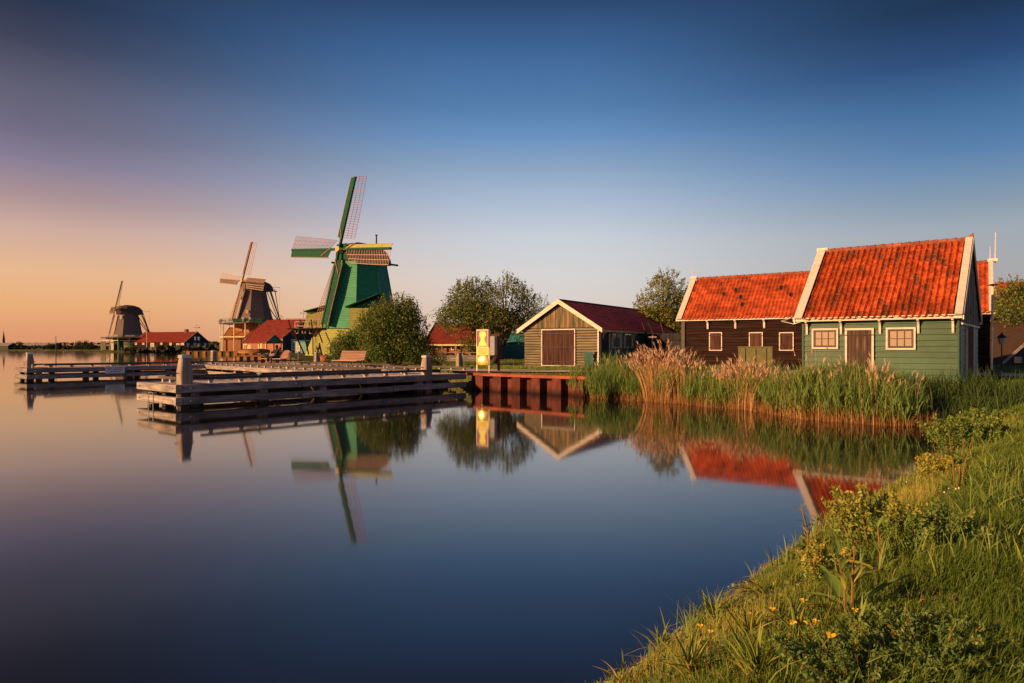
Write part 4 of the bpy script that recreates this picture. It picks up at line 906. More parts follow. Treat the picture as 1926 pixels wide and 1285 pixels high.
def simple_house(name, label, cat, P0, rz, L, W, zb, ze, zr, mw, mg, mr, verge=M_white, oh=.3, boards=0, tiles=(0,0), gable_m=None, hip=0):
    """plain gabled building: front wall along local x, ridge along x"""
    t = thing(name, label, cat, (*P0,0), rz); B = MB()
    if boards:
        B.lap((0,0,zb),(L,0,zb),(L,0,ze),(0,0,ze),boards); B.lap((0,W,zb),(0,0,zb),(0,0,ze),(0,W,ze),boards)
    else: B.quad((0,0,zb),(L,0,zb),(L,0,ze),(0,0,ze)); B.quad((0,W,zb),(0,0,zb),(0,0,ze),(0,W,ze))
    B.quad((L,W,zb),(0,W,zb),(0,W,ze),(L,W,ze)); B.poly([(0,W,ze),(0,0,ze),(0,W/2,zr-.05)]); B.build('wall', mw, t)
    B = MB(); 
    if boards: B.lap((L,0,zb),(L,W,zb),(L,W,ze),(L,0,ze),boards)
    else: B.quad((L,0,zb),(L,W,zb),(L,W,ze),(L,0,ze))
    nb = max(2, int(boards*.7)) if boards else 1
    for i in range(nb):
        t0, t1 = i/nb, (i+1)/nb; w0, w1 = (1-t0)*W/2, (1-t1)*W/2; B.quad((L+.03,W/2-w0,ze+(zr-.05-ze)*t0),(L+.03,W/2+w0,ze+(zr-.05-ze)*t0),(L,W/2+w1,ze+(zr-.05-ze)*t1),(L,W/2-w1,ze+(zr-.05-ze)*t1))
    B.build('gable_wall', mg, t)
    dz = (zr-ze)/(W/2); ez = ze-oh*dz; g = oh*.8; B = MB()
    B.prism([(-g,-oh,ez),(-g,W/2,zr),(-g,W+oh,ez),(-g,W+oh,ez-.12),(-g,W/2,zr-.12),(-g,-oh,ez-.12)],(L+2*g,0,0)); rf = B.build('roof', mr, t)
    if tiles[0]: tile_sheet('roof_tiles', L+2*g, math.hypot(W/2+oh,zr-ez), tiles[0], tiles[1], mr, rf, slope_matrix((-g,-oh,ez+.05),(1,0,0),(0,W/2+oh,zr-ez)), 21)
    if verge:
        for x in (-g-.05, L+g):
            B = MB(); v = .26 if W > 6 else .16
            B.prism([(x,-oh-.05,ez-.16),(x,-oh-.05,ez+.12),(x,W/2,zr+.16),(x,W/2,zr-.16)],(.06,0,0)); B.prism([(x,W+oh+.05,ez-.16),(x,W+oh+.05,ez+.12),(x,W/2,zr+.161),(x,W/2,zr-.161)],(.061,0,0)); B.build('bargeboard', verge, t)
    return t
def flat_window(t, x, z, w, h, side='front', L=0, m=M_white, mg=M_glass, grid=(2,2)):
    if side == 'front': c = lambda u, o, zz: (x+u, -o, zz)
    else: c = lambda u, o, zz: (L+o, x+u, zz)
    B = MB(); f = min(w,h)*.13
    def bx(u, o, zz, a, b, d): B.box(c(u,o,zz), (a,d,b) if side == 'front' else (d,a,b))
    bx(0,.07,z-h/2+f/2,w,f,.08); bx(0,.07,z+h/2-f/2,w,f,.08); bx(-w/2+f/2,.07,z,f,h-2*f,.08); bx(w/2-f/2,.07,z,f,h-2*f,.08)
    for i in range(1,grid[0]): bx(-w/2+w*i/grid[0],.06,z,f*.5,h-2*f,.05)
    for i in range(1,grid[1]): bx(0,.062,z-h/2+h*i/grid[1],w-2*f,f*.5,.05)
    o = B.build('window', m, t); B = MB(); B.box(c(0,.05,z), (w-2*f,.02,h-2*f) if side == 'front' else (.02,w-2*f,h-2*f)); B.build('pane', mg, o); return o
def weather_vane(loc, label, h=2.2):
    t = thing('weather_vane', label, 'weather vane', loc); B = MB(); B.tube([(0,0,0),(0,0,h)],[.05,.03],6); B.build('spindle', M_metal_d, t)
    B = MB(); B.tube([(-.7,0,h*.55),(1.3,.1,h*.55)],[.05,.05],5); B.prism([(.9,.05,h*.55-.22),(1.5,.05,h*.55-.22),(1.5,.05,h*.55+.22),(.9,.05,h*.55+.22)],(0,.04,0)); B.prism([(-.7,0,h*.55-.2),(-1.0,0,h*.55),(-.7,0,h*.55+.2)],(0,.04,0)); B.build('arrow', M_metal_d, t)

# pavilion behind the big tree
def pavilion():
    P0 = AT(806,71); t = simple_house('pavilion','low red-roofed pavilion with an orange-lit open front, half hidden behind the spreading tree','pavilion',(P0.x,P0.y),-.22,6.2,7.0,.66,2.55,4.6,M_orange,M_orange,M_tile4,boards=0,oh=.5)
    B = MB(); B.box((3.1,-.52,2.12),(7.0,.06,.16)); B.build('fascia', M_cream, t)
    for x in (.1,1.6,3.1,4.6,6.1): beam_o('post',(x,-.4,.66),(x,-.4,2.1),.12,.12,M_cream if x < 1 else M_pier2,t,up=(0,1,0))
    for z in (1.0,1.35): beam_o('railing',(.9,-.42,z),(6.1,-.42,z),.05,.06,M_pier2,t)
    rr = random.Random(2)
    for k in range(16):
        x = rr.uniform(1.0,5.8); B = MB(); z = rr.uniform(.9,2.0); B.box((x,-.12,z),(rr.uniform(.15,.5),.12,rr.uniform(.1,.35))); B.build('wall_board_panel', rr.choice((M_brown,M_cream,M_tarred,M_rust)), t)
    # rough stone bank and boulders
pavilion()
pb = AT(943,78); simple_house('teal_hut','small teal hut half hidden between the leaning tree and the boat shed','hut',(pb.x,pb.y),-.4,3.6,3.2,.62,2.7,3.6,M_teal,M_teal,M_teal,verge=None,boards=8)
def boulder(px, D, s, label, col, rz=.3):
    p = AT(px, D, .62); rng = random.Random(int(px)); V = []; B = MB(); n, k = 9, 6
    for j in range(k+1):
        th = PI*j/k
        for i in range(n):
            ph = 2*PI*i/n; r = 1+rng.uniform(-.16,.16); V.append((s[0]*r*math.sin(th)*math.cos(ph), s[1]*r*math.sin(th)*math.sin(ph), s[2]*(.42-math.cos(th)*.6*r)))
    B.v = V
    for j in range(k):
        for i in range(n): B.f.append((j*n+i, j*n+(i+1)%n, (j+1)*n+(i+1)%n, (j+1)*n+i))
    o = B.build('boulder', col, None, True); o.location = p; o.rotation_euler = (0,0,rz); tag(o, label, 'boulder')
M_ob = mat('orange_stone', (.50,.17,.06), (.34,.10,.04), .8, (2,2,2), .5); M_gs = mat('grey_stone', (.22,.19,.18), (.12,.10,.10), .85, (3,3,3), .5)
boulder(611, 54, (.62,.5,.62), 'rounded orange boulder at the foot of the green windmill', M_ob)
boulder(820, 46, (.45,.4,.3), 'small orange-brown boulder in the grass right of the round bush', M_ob)
def dry_wall():
    t = thing('low_timber_wall','low stack of dark sleepers in the grass between the bush and the information board','wall',tuple(AT(800,60,.6)),-.1)
    for r in range(3):
        for k in range(3): beam_o('sleeper',(k*1.6+random.uniform(0,.1),random.uniform(-.04,.04),.1+r*.2),(k*1.6+1.55,random.uniform(-.04,.04),.1+r*.2),.2,.18,M_pier,t)
dry_wall()
for px, lab in ((563,'short white-faced post in the grass right of the seated person'),(546,'low pale post right beside the bench of the seated person')):
    p = AT(px,62,.62); t = thing('short_post',lab,'post',p,.4,'short posts in the grass behind the bench'); beam_o('post',(0,0,0),(0,0,.8),.22,.22,M_pier2,t,up=(0,1,0)); B = MB(); B.box((0,0,.84),(.3,.3,.08)); B.build('cap', M_white_w, t)

# houses beyond the right edge
p = AT(1897,55); orange = simple_house('orange_roofed_house','house with bright orange pantile roof at the right edge, half hidden by trees','house',(p.x,p.y),-.42,9,7.5,.66,2.6,7.4,M_tarred,M_tarred,M_tile2,tiles=(34,18))
def black_cottage():
    p = AT(1886,44.5); rz = .05; t = thing('black_cottage','low black gabled cottage with one small white window at the right edge','cottage',(p.x,p.y,0),rz); W = 7; ze, zr = 1.15, 4.1
    B = MB(); nb = 14
    for i in range(nb):
        z0 = .6+(zr-.7)*i/nb; z1 = .6+(zr-.7)*(i+1)/nb; f = lambda z: 0 if z < ze else (z-ze)/(zr-ze)*W/2
        B.quad((f(z0),-.02,z0),(W-f(z0),-.02,z0),(W-f(z1),.0,z1),(f(z1),.0,z1))
    B.build('gable_wall', M_blackb, t); B = MB(); B.quad((0,6,.6),(0,0,.6),(0,0,ze),(0,6,ze)); B.build('wall', M_blackb, t)
    B = MB(); B.prism([(-.5,-.35,ze-.42),(W/2,-.35,zr+.0),(W/2,-.35,zr-.14),(-.5,-.35,ze-.56)],(0,6.5,0)); B.prism([(W+.5,-.35,ze-.42),(W/2,-.35,zr+.001),(W/2,-.35,zr-.141),(W+.5,-.35,ze-.56)],(0,6.5,0)); B.build('roof', M_tiledk, t)
    B = MB(); B.prism([(-.55,-.42,ze-.62),(-.55,-.42,ze-.42),(W/2,-.42,zr+.06),(W/2,-.42,zr-.16)],(0,.05,0)); B.build('bargeboard', M_pier, t); flat_window(t, .95, ZA(677,44.5), .50, .40)
black_cottage()

# ------------------------------------------------------------------ windmills
def octo(r, z, a0, cx=0, cy=0):
    return [Vector((cx+r*math.cos(a0+k*PI/4), cy+r*math.sin(a0+k*PI/4), z)) for k in range(8)]
def windmill(label, px, D, yaw, prof, hub_z, hub_f, phase, SL, m_body, m_cap, m_stock, m_lat, m_board, boards, a0, cap, tail, stage, base, m_base, latw=2.0, zg=.62, incl=12):
    """prof: (z, radius) rings of the tower; yaw turns the cap; local -y is the way the sails face"""
    P = AT(px, D); t = thing('windmill', label, 'windmill', (P.x, P.y, 0), -yaw, 'dutch windmills along the water')
    a0 = a0 + yaw                                    # keep the tower's corners where they stand
    # tower
    B = MB()
    for i in range(len(prof)-1):
        (z0, r0), (z1, r1) = prof[i], prof[i+1]; A, C = octo(r0,z0,a0), octo(r1,z1,a0)
        for k in range(8):
            j = (k+1) % 8
            if boards: B.lap(A[k],A[j],C[j],C[k],max(1,round((z1-z0)/boards)),.05)
            else: B.quad(A[k],A[j],C[j],C[k])
    B.poly(octo(prof[-1][1],prof[-1][0],a0)); B.build('tower', m_body, t)
    if boards:
        B = MB()
        for k in range(8): B.tube([octo(r+.04,z,a0)[k] for z, r in prof],[.09]*len(prof),4)
        B.build('corner_trim', M_millgreen2, t)
    # base storey
    zb0, rb0, zb1, rb1 = base; A, C = octo(rb0,zb0,a0), octo(rb1,zb1,a0); B = MB()
    for k in range(8): j = (k+1)%8; B.lap(A[k],A[j],C[j],C[k],12,.05)
    B.poly(C); B.build('base_wall', m_base, t)
    # cap: boat-shaped, ridge along y
    zc, cw, cl, ch, cyo = cap; B = MB(); secs = [(-cl*.5,.55,.55),(-cl*.40,.85,.85),(-cl*.15,1,1),(cl*.15,.97,.97),(cl*.38,.75,.78),(cl*.5,.45,.5)]
    rings = []
    for y, fw, fh in secs:
        ring = []
        for a in range(9):
            th = PI*a/8; ring.append(Vector((-math.cos(th)*cw/2*fw, y+cyo, zc+(math.sin(th)**.8)*ch*fh)))
        rings.append(ring)
    for i in range(len(rings)-1):
        for k in range(8): B.quad(rings[i][k],rings[i][k+1],rings[i+1][k+1],rings[i+1][k])
    B.poly(rings[0]); B.poly(list(reversed(rings[-1]))); B.poly([r[0] for r in rings]+[r[8] for r in reversed(rings)]); B.build('cap', m_cap, t)
    B = MB()
    for x in (-cw/2-.02, cw/2+.02): B.beam((x,-cl*.48+cyo,zc-.05),(x,cl*.5+cyo,zc-.05),.18,.28)
    B.build('cap_beam', m_board, t)
    B = MB(); c0 = Vector((0,-cl*.5+cyo-.05,zc+ch*.35)); B.prism([c0+Vector((-cw*.26,0,-ch*.3)),c0+Vector((cw*.26,0,-ch*.3)),c0+Vector((cw*.20,0,ch*.45)),c0+Vector((-cw*.20,0,ch*.45))],(0,-.12,0)); B.build('front_board', m_board, t)
    # sails
    hub = Vector((0,-hub_f,hub_z)); RX = Matrix.Rotation(math.radians(-incl),3,'X')
    B = MB(); B.tube([hub+RX@Vector((0,-.45,0)),hub+RX@Vector((0,.4,0)),hub+RX@Vector((0,hub_f*.75,0))],[.45,.5,.35],8); B.build('windshaft', M_gold, t)
    for k in range(4):
        an = phase + k*PI/2; R3 = RX @ Matrix.Rotation(an,3,'Y'); M = Matrix.Translation(hub+RX@Vector((0,-.18*(k%2)-.05,0))) @ R3.to_4x4()
        B = MB(); B.beam((0,0,0),(0,0,SL),.30,.34,up=(0,1,0)); s = B.build('sail', m_stock, t); s.matrix_basis = M; sunlit_sail = (k == 1 and m_body is M_millgreen); mb_ = M_millyel if sunlit_sail else m_board; bw = .62 if sunlit_sail else 1.0; ml_ = M_lathw if sunlit_sail else m_lat  # right sail alone painted yellow and pale, its sunlit look in the colour
        # leading windboard
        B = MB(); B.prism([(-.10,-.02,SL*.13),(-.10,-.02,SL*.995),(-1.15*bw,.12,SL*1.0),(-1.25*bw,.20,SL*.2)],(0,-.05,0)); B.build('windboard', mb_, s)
        B = MB(); B.beam((-1.26*bw,.20,SL*.18),(-1.16*bw,.12,SL),.09,.11); B.beam((.2,-.2,SL*.14),(-1.0,.02,SL*.32),.09,.11); B.build('board_edge', m_lat, s)
        # lattice, its twist running out towards the tip
        B = MB(); lb_ = .05 if D < 150 else .085; n = 26 if D < 150 else 20; z0 = SL*.17; pts = [[],[],[]]
        for i in range(n+1):
            f = i/n; z = z0+(SL-z0)*f; tw = math.radians(26*(1-f)+4); w = latw*(.86+.14*f); e = Vector((math.cos(tw)*w, math.sin(tw)*w, 0)); a = Vector((.12,0,z)); B.beam(a, a+e, .05,.05)
            for q, fr in enumerate((.36,.68,1.0)): pts[q].append(a+e*fr)
        for q in pts:
            for i in range(len(q)-1): B.beam(q[i],q[i+1],lb_,lb_)
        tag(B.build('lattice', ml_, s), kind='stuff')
    # tail poles
    if tail:
        zt, yt, ztop = tail; B = MB()
        for sx in (-1,1):
            B.tube([(sx*cw*.52,cl*.15+cyo,ztop),(sx*.35,yt,zt)],[.17,.14],6); B.tube([(sx*cw*.35,cl*.48+cyo,ztop-.3),(sx*.3,yt-.3,zt+.6)],[.13,.12],6)
        B.tube([(0,cl*.45+cyo,ztop+.2),(0,yt+.2,zt-.1)],[.2,.18],6); B.build('tail_pole', M_sail_brown if m_body is not M_millgreen else M_millgreen2, t)
        B = MB(); n = 14; c = Vector((0,yt+.1,zt+1.0)); 
        for i in range(n): a = 2*PI*i/n; b = 2*PI*(i+1)/n; B.beam(c+Vector((0,math.cos(a),math.sin(a)))*1.1,c+Vector((0,math.cos(b),math.sin(b)))*1.1,.07,.07)
        for i in range(6): a = PI*i/6; B.beam(c-Vector((0,math.cos(a),math.sin(a)))*1.25,c+Vector((0,math.cos(a),math.sin(a)))*1.25,.05,.05)
        B.build('capstan_wheel', M_cream, t)
        B = MB(); B.tube([(0,cl*.5+cyo,ztop+.5),(0,cl*.5+cyo+3.2,ztop+.5)],[.07,.05],5); B.tube([(0,cl*.5+cyo+3.1,ztop+.5),(.0,cl*.5+cyo+2.8,ztop-5.5)],[.025,.025],4); B.build('brake_pole', M_sail_brown, t)
    # stage
    if stage:
        zs, rs, rail_m, posts = stage; B = MB(); A = octo(rs,zs,a0); 
        B.prism(A,(0,0,-.22)); B.build('stage_floor', M_sail_brown if rail_m is not M_cream else M_tarred, t); B = MB()
        for k in range(8):
            p, q = A[k], A[(k+1)%8]
            for h in (1.0,.55): B.beam(p+Vector((0,0,h)),q+Vector((0,0,h)),.10,.11)
            for f in (0,.33,.66): c = p.lerp(q,f); B.beam(c,c+Vector((0,0,1.0)),.10,.10,up=(1,0,0))
        B.build('stage_railing', rail_m, t)
        B = MB()
        for k in range(8):
            for f in (0,.5):
                o = A[k].lerp(A[(k+1)%8],f)*.96; o.z = zs-.2
                if posts: B.beam(o,(o.x,o.y,zg-.1),.22,.22,up=(1,0,0))
                else:
                    i = Vector((o.x*.62,o.y*.62,zs-4.0)); B.beam(o,i,.14,.14)
            if posts: B.beam(A[k]*.96+Vector((0,0,zg+4.3-A[k].z*.96)),A[(k+1)%8]*.96+Vector((0,0,zg+4.3-A[k].z*.96)),.16,.24)
        B.build('stage_post' if posts else 'stage_strut', M_cream if posts else M_tarred, t)
    return t
# the green mill
D1 = 107; S1 = FL/D1
mill1 = windmill('green boarded windmill, the nearest and largest of the three', 679, D1, math.radians(36.5),
    [(4.7,6.0),(9.4,4.85),(15.1,3.85)], 16.7, 4.25, math.radians(4.5), 11.7, M_millgreen, M_thatchd, M_millgreen2, M_lathm, M_millgreen2, .38,
    math.radians(-90+12.5-7.5), (15.1,5.4,9.0,3.2,.8), None, None, (.6,8.6,4.6,7.0), M_millyel, latw=2.25)
def mill1_extras():
    P = AT(679, D1); t = mill1; inv = Matrix.Rotation(math.radians(36.5),4,'Z') # world offset -> local
    def W(dx, dy, z): v = inv @ Vector((dx,dy,z)); return v
    # key-pattern railing on the sunlit side of the stage
    B = MB()
    for k in range(4):
        x0 = -9.0+k*1.05; y = -4.2+k*.12; z = 5.0
        for a, b in (((0,0),(0,.95)),((0,.95),(.85,.95)),((.85,.95),(.85,.35)),((.85,.35),(.4,.35)),((.4,.35),(.4,.6)),((0,0),(.6,0)),((.6,0),(.6,-.35)),((0,-.35),(0,-.8)),((0,-.8),(.45,-.8)),((.45,-.8),(.45,-.4))):
            B.beam(W(x0+a[0],y,z-.2+a[1]),W(x0+b[0],y,z-.2+b[1]),.12,.13,up=tuple((inv@Vector((0,1,0)))))
    B.build('key_railing', M_lathw, t)
    B = MB(); B.beam(W(-10.3,-4.3,6.15),W(-4.9,-3.9,6.15),.16,.20); B.beam(W(-9.0,-4.3,5.1),W(-5.4,-4.1,5.1),.14,.14); B.build('top_rail', M_lathw, t)
    B = MB(); B.prism([W(-10.2,-4.2,4.62),W(-4.5,-6.0,4.62),W(-4.0,3,4.62),W(-10.2,2,4.62)],(0,0,.16)); B.prism([q*1.0 for q in octo(6.5,4.55,math.radians(-90+12.5-7.5+36.5))],(0,0,.18)); B.build('stage_floor', M_tarred, t)
    B = MB()
    for k in range(4):
        B.beam(W(-9.3+k*1.5,-4.3,4.7),W(-6.6+k*.62,-7.6+k*.1,.9),.16,.16); B.beam(W(-10.0+k*1.7,-4.2,6.1),W(-9.6+k*1.6,-4.2,4.6),.13,.13)
    B.beam(W(-9.6,-4.3,4.3),W(-8.3,-5.6,3.0),.13,.13); B.beam(W(-8.3,-5.6,3.0),W(-7.5,-5.0,3.9),.13,.13); B.beam(W(-5.0,-6.2,4.5),W(-4.0,-7.4,2.6),.14,.14); B.build('stage_strut', M_tarred, t)
    # hoods at stage level
    for nm, x0, x1, y0, y1, zw, zr in (('left_annex',-8.6,-4.6,-1.5,3.5,7.4,8.5),):
        B = MB(); v = [W(x0,y0,4.8),W(x1,y0,4.8),W(x1,y0,zw),W(x0+.6,y0,zw)]; B.poly(v); v2 = [W(x0,y1,4.8),W(x0,y0,4.8),W(x0+.6,y0,zw),W(x0+.6,y1,zw)]; B.poly(v2); B.build('annex_wall', M_millyel, t)
        B = MB(); B.prism([W(x0+.2,y0-.5,zw-.05),W(x1+.4,y0-.5,zr),W(x1+.4,y1,zr),W(x0+.2,y1,zw-.05)],(0,0,.14)); B.build('annex_roof', M_millgreen2, t)
    x0, x1, y0 = -1.4, 8.5, -8.8
    B = MB(); A = [W(.0,-7.6,4.4),W(4.2,-7.6,4.4),W(4.2,-7.6,7.6),(W(.0,-7.6,7.6))]; B.lap(A[0],A[1],A[2],A[3],9,.04); A2 = [W(0,-3.5,4.4),W(0,-7.6,4.4),W(0,-7.6,7.6),W(0,-3.5,7.6)]; B.lap(*A2,9,.04); B.build('porch_wall', M_millyel, t)
    B = MB(); B.prism([W(-.6,-7.9,7.7),W(4.2,-7.9,9.6),W(4.2,-3.0,9.6),W(-.6,-3.0,7.7)],(0,0,.15)); B.build('porch_roof', M_millgreen2, t)
    B = MB(); B.lap(W(0,-7.65,.6),W(6.5,-7.65,.6),W(6.5,-7.65,4.4),W(0,-7.65,4.4),10,.04); B.build('lower_wall', M_millgreen, t)
    B = MB(); c = W(2.3,.6,18.0); B.tube([c,c+Vector((0,0,1.5))],[.13,.10],6); B.tube([c+Vector((0,0,1.5)),c+Vector((0,0,1.65))],[.22,.2],6); B.build('chimney', M_metal_d, t)
mill1_extras()
# the stilted thatched mill
D2 = 203
mill2 = windmill('middle windmill with grey thatched tower on a stage with many cream posts', 479, D2, math.radians(37),
    [(9.0,6.0),(10.6,5.2),(13.2,4.5),(16,3.8),(18.8,3.3)], 21.3, 4.0, math.radians(6), 12.0, M_thatch, M_thatchd, M_sail_brown, M_lathw, M_sail_brown, 0,
    math.radians(-90+20-14), (18.8,6.2,8.6,3.2,1.2), (9.6,8.6,19.8), (9.0,10.2,M_millgreen2,True), (.6,5.9,9.0,5.9), M_orange, latw=2.1)
def mill2_extras():
    t = mill2; inv = Matrix.Rotation(math.radians(37),4,'Z'); W = lambda x,y,z: inv @ Vector((x,y,z))
    for x, z, w, h in ((-.3,12.3,.7,.9),(-1.4,9.9,.7,1.3),(.6,9.9,.7,1.3),(-3.0,16.6,.4,1.3)):
        B = MB(); y = -(4.95 if z < 11 else 4.4 if z < 14 else 2.6); c = W(x,y-.25,z); B.box(c,(w,.5,h),inv.to_3x3()); o = B.build('window', M_cream, t); B = MB(); c = W(x,y-.52,z); B.box(c,(w*.65,.04,h*.75),inv.to_3x3()); B.build('pane', M_glass, o)
    B = MB(); B.box(W(0,-5.3,9.7),(8.5,.3,1.2),inv.to_3x3()); B.build('stage_screen', M_millgreen2, t)
mill2_extras()
D3 = 300
mill3 = windmill('small distant thatched windmill on the left, its sails seen nearly edge-on', 241, D3, math.radians(52),
    [(6.6,6.5),(9,5.6),(12.5,5.0),(16.6,4.2)], 18.4, 5.0, math.radians(-1.5), 12.9, M_thatch, M_thatchd, M_sail_brown, M_lath, M_sail_brown, 0,
    math.radians(-90+29-20), (16.6,8.0,9.8,4.0,.6), (6.9,9.0,17.6), (6.2,11.2,M_cream,True), (.6,6.2,6.4,6.2), M_millgreen2, latw=1.9)
def mill3_extras():
    t = mill3; inv = Matrix.Rotation(math.radians(52),4,'Z'); W = lambda x,y,z: inv @ Vector((x,y,z))
    for x, z, w, h in ((-.4,15.0,1.0,1.6),):
        B = MB(); B.box(W(x,-4.5,z),(w,.5,h),inv.to_3x3()); o = B.build('window', M_cream, t); B = MB(); B.box(W(x,-4.78,z),(w*.6,.04,h*.7),inv.to_3x3()); B.build('pane', M_glass, o)
    for x0, w, z0, z1, m in ((-6.5,2.2,.8,4.5,M_olive),(-2.6,1.2,.8,5.2,M_cream),(3.2,2.0,.8,5.2,M_olive),(5.8,1.8,.8,4.0,M_millgreen2)):
        B = MB(); B.box(W(x0,-7.4,(z0+z1)/2),(w,.3,z1-z0),inv.to_3x3()); B.build('boarded_panel', m, t)
    B = MB(); B.box(W(0,-7.2,5.9),(11,.3,.7),inv.to_3x3()); B.box(W(0,-5.6,6.9),(12,.2,.5),inv.to_3x3()); B.build('stage_screen', M_pier, t)
mill3_extras()
# barns by the mills
pb = AT(461,185); b2 = simple_house('mill_barn','dark boarded barn with big red roof beside the middle windmill','barn',(pb.x,pb.y),math.radians(-30),14.6,15.4,.62,4.6,9.6,M_orange,M_blackb,M_tile4,verge=M_pier,boards=14)
flat_window(b2, 4.0, 2.6, 2.4, 3.0, 'gable', 14.6, M_white, M_teal, (2,3)); 
pb = AT(459,158); sh = simple_house('boat_shelter','small red-roofed open boat shelter with green gable beside the middle windmill','shelter',(pb.x,pb.y),math.radians(-30),7.5,4.4,3.05,3.15,4.8,M_orange,M_teal,M_tile4,verge=M_pier,boards=2,oh=.3)
for x in (0,2.5,5.0,7.4):
    for y in (0,4.3): beam_o('post',(x,y,.6),(x,y,3.1),.2,.2,M_cream,sh,up=(1,0,0))
rr = random.Random(4)
for k in range(9): B = MB(); B.box((rr.choice((.8,2.0,6.2,7.2))+rr.uniform(-.4,.4), -.1, rr.uniform(1.4,2.8)), (rr.uniform(.4,.9),.15,rr.uniform(.18,.35))); B.build('painted_panel', M_cream, sh)
def hull(px, D, rz, label, L=5.2):
    p = AT(px,D,.62); t = thing('upturned_boat', label, 'boat', p, rz, 'brown wooden boats on the bank'); B = MB(); n = 9; m_ = 6; rows = []
    for i in range(n+1):
        u = -1+2*i/n; w = .95*(1-abs(u)**2.4)+.03; hgt = .9*(1-.35*abs(u)**2); rows.append([Vector((u*L/2, -math.cos(PI*k/m_)*w, math.sin(PI*k/m_)*hgt)) for k in range(m_+1)])
    for i in range(n):
        for k in range(m_): B.quad(rows[i][k],rows[i+1][k],rows[i+1][k+1],rows[i][k+1])
    B.build('hull', M_orange, t, True); B = MB(); B.tube([rows[i][m_//2]+Vector((0,0,.03)) for i in range(n+1)],[.05]*(n+1),4); B.build('keel', M_brown, t)
hull(467,150,-.2,'brown upturned boat on the bank left of the boat shelter'); hull(492,152,1.0,'brown upturned boat in front of the boat shelter',4.6)
weather_vane((*AT(571,184).xy,9.5),'weather vane on the red barn roof beside the green windmill',3.0)
pb = AT(555,150); tg = simple_house('teal_shed','small teal shed with white-framed window between barn and green windmill','shed',(pb.x,pb.y),-.5,3.4,3,.62,3.3,3.5,M_teal,M_teal,M_teal,verge=None,boards=6); flat_window(tg,1.0,2.1,1.1,2.0)
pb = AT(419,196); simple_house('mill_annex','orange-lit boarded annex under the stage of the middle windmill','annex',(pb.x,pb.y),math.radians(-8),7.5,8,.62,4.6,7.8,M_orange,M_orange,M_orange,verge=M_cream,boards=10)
pb = AT(250,292); b3 = simple_house('long_barn','long dark barn with red roof and white windows beside the small windmill','barn',(pb.x,pb.y),math.radians(-20),28.6,12.8,.62,4.4,8.6,M_tarred,M_blackb,M_tile4,boards=12,oh=.4)
for x, w, h, z in ((1.8,1.1,1.1,3.6),(6,1.1,1.1,3.6),(11,2.0,2.8,2.4),(16,1.1,1.1,3.6),(21,1.2,1.2,3.4),(25,1.8,2.4,2.4),(27.4,1.7,2.6,2.5)): flat_window(b3,x,z,w,h)
for y, z, w, h in ((1.6,2.6,1.6,2.3),(5.3,2.6,1.5,2.4),(7.4,2.6,1.5,2.4),(11.1,2.6,1.6,2.3),(5.4,5.7,1.2,1.6),(7.3,5.7,1.2,1.6)): flat_window(b3,y,z,w,h,'gable',28.6)
B = MB(); B.box((23,6.4,8.9),(1.2,1.2,1.6)); B.build('chimney', M_brick, b3)
weather_vane((*AT(369,287).xy,8.5),'weather vane on the ridge of the long barn by the small windmill',3.2)
o = MB(); p = AT(276,283,.6); o.tube([p,p+Vector((0,0,8))],[.16,.1],6); tag(o.build('white_mast', M_cream),'white mast standing in front of the long barn','mast')
for px, nm in ((163,0),):
    pass

# ------------------------------------------------------------------ leaves, trees and bushes
LEAF_TREE = leaf_mat('tree_leaves', [(0,(.05,.10,.028)),(.5,(.15,.20,.05)),(1,(.36,.31,.075))], .35)
LEAF_DARK = leaf_mat('bush_leaves', [(0,(.035,.09,.025)),(.5,(.10,.17,.04)),(1,(.34,.29,.06))], .3)
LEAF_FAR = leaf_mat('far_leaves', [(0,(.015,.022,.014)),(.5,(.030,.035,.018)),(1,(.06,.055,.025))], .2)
def leaf_cloud(C, size, rng, tint, asp=.5):
    """diamond leaves at points C, random turn"""
    n = len(C); d = rng.normal(size=(n,3)); d /= np.linalg.norm(d,axis=1)[:,None]; e = rng.normal(size=(n,3)); e -= d*(e*d).sum(1)[:,None]; e /= np.linalg.norm(e,axis=1)[:,None]
    s = size*rng.uniform(.6,1.3,n)[:,None]; a = d*s*.5; b = e*s*asp*.5
    V = np.stack([C-a, C+b*1.0-a*.1, C+a, C-b-a*.1],1).reshape(-1,3); F = np.arange(n*4).reshape(-1,4); return V, F, np.repeat(tint,4)
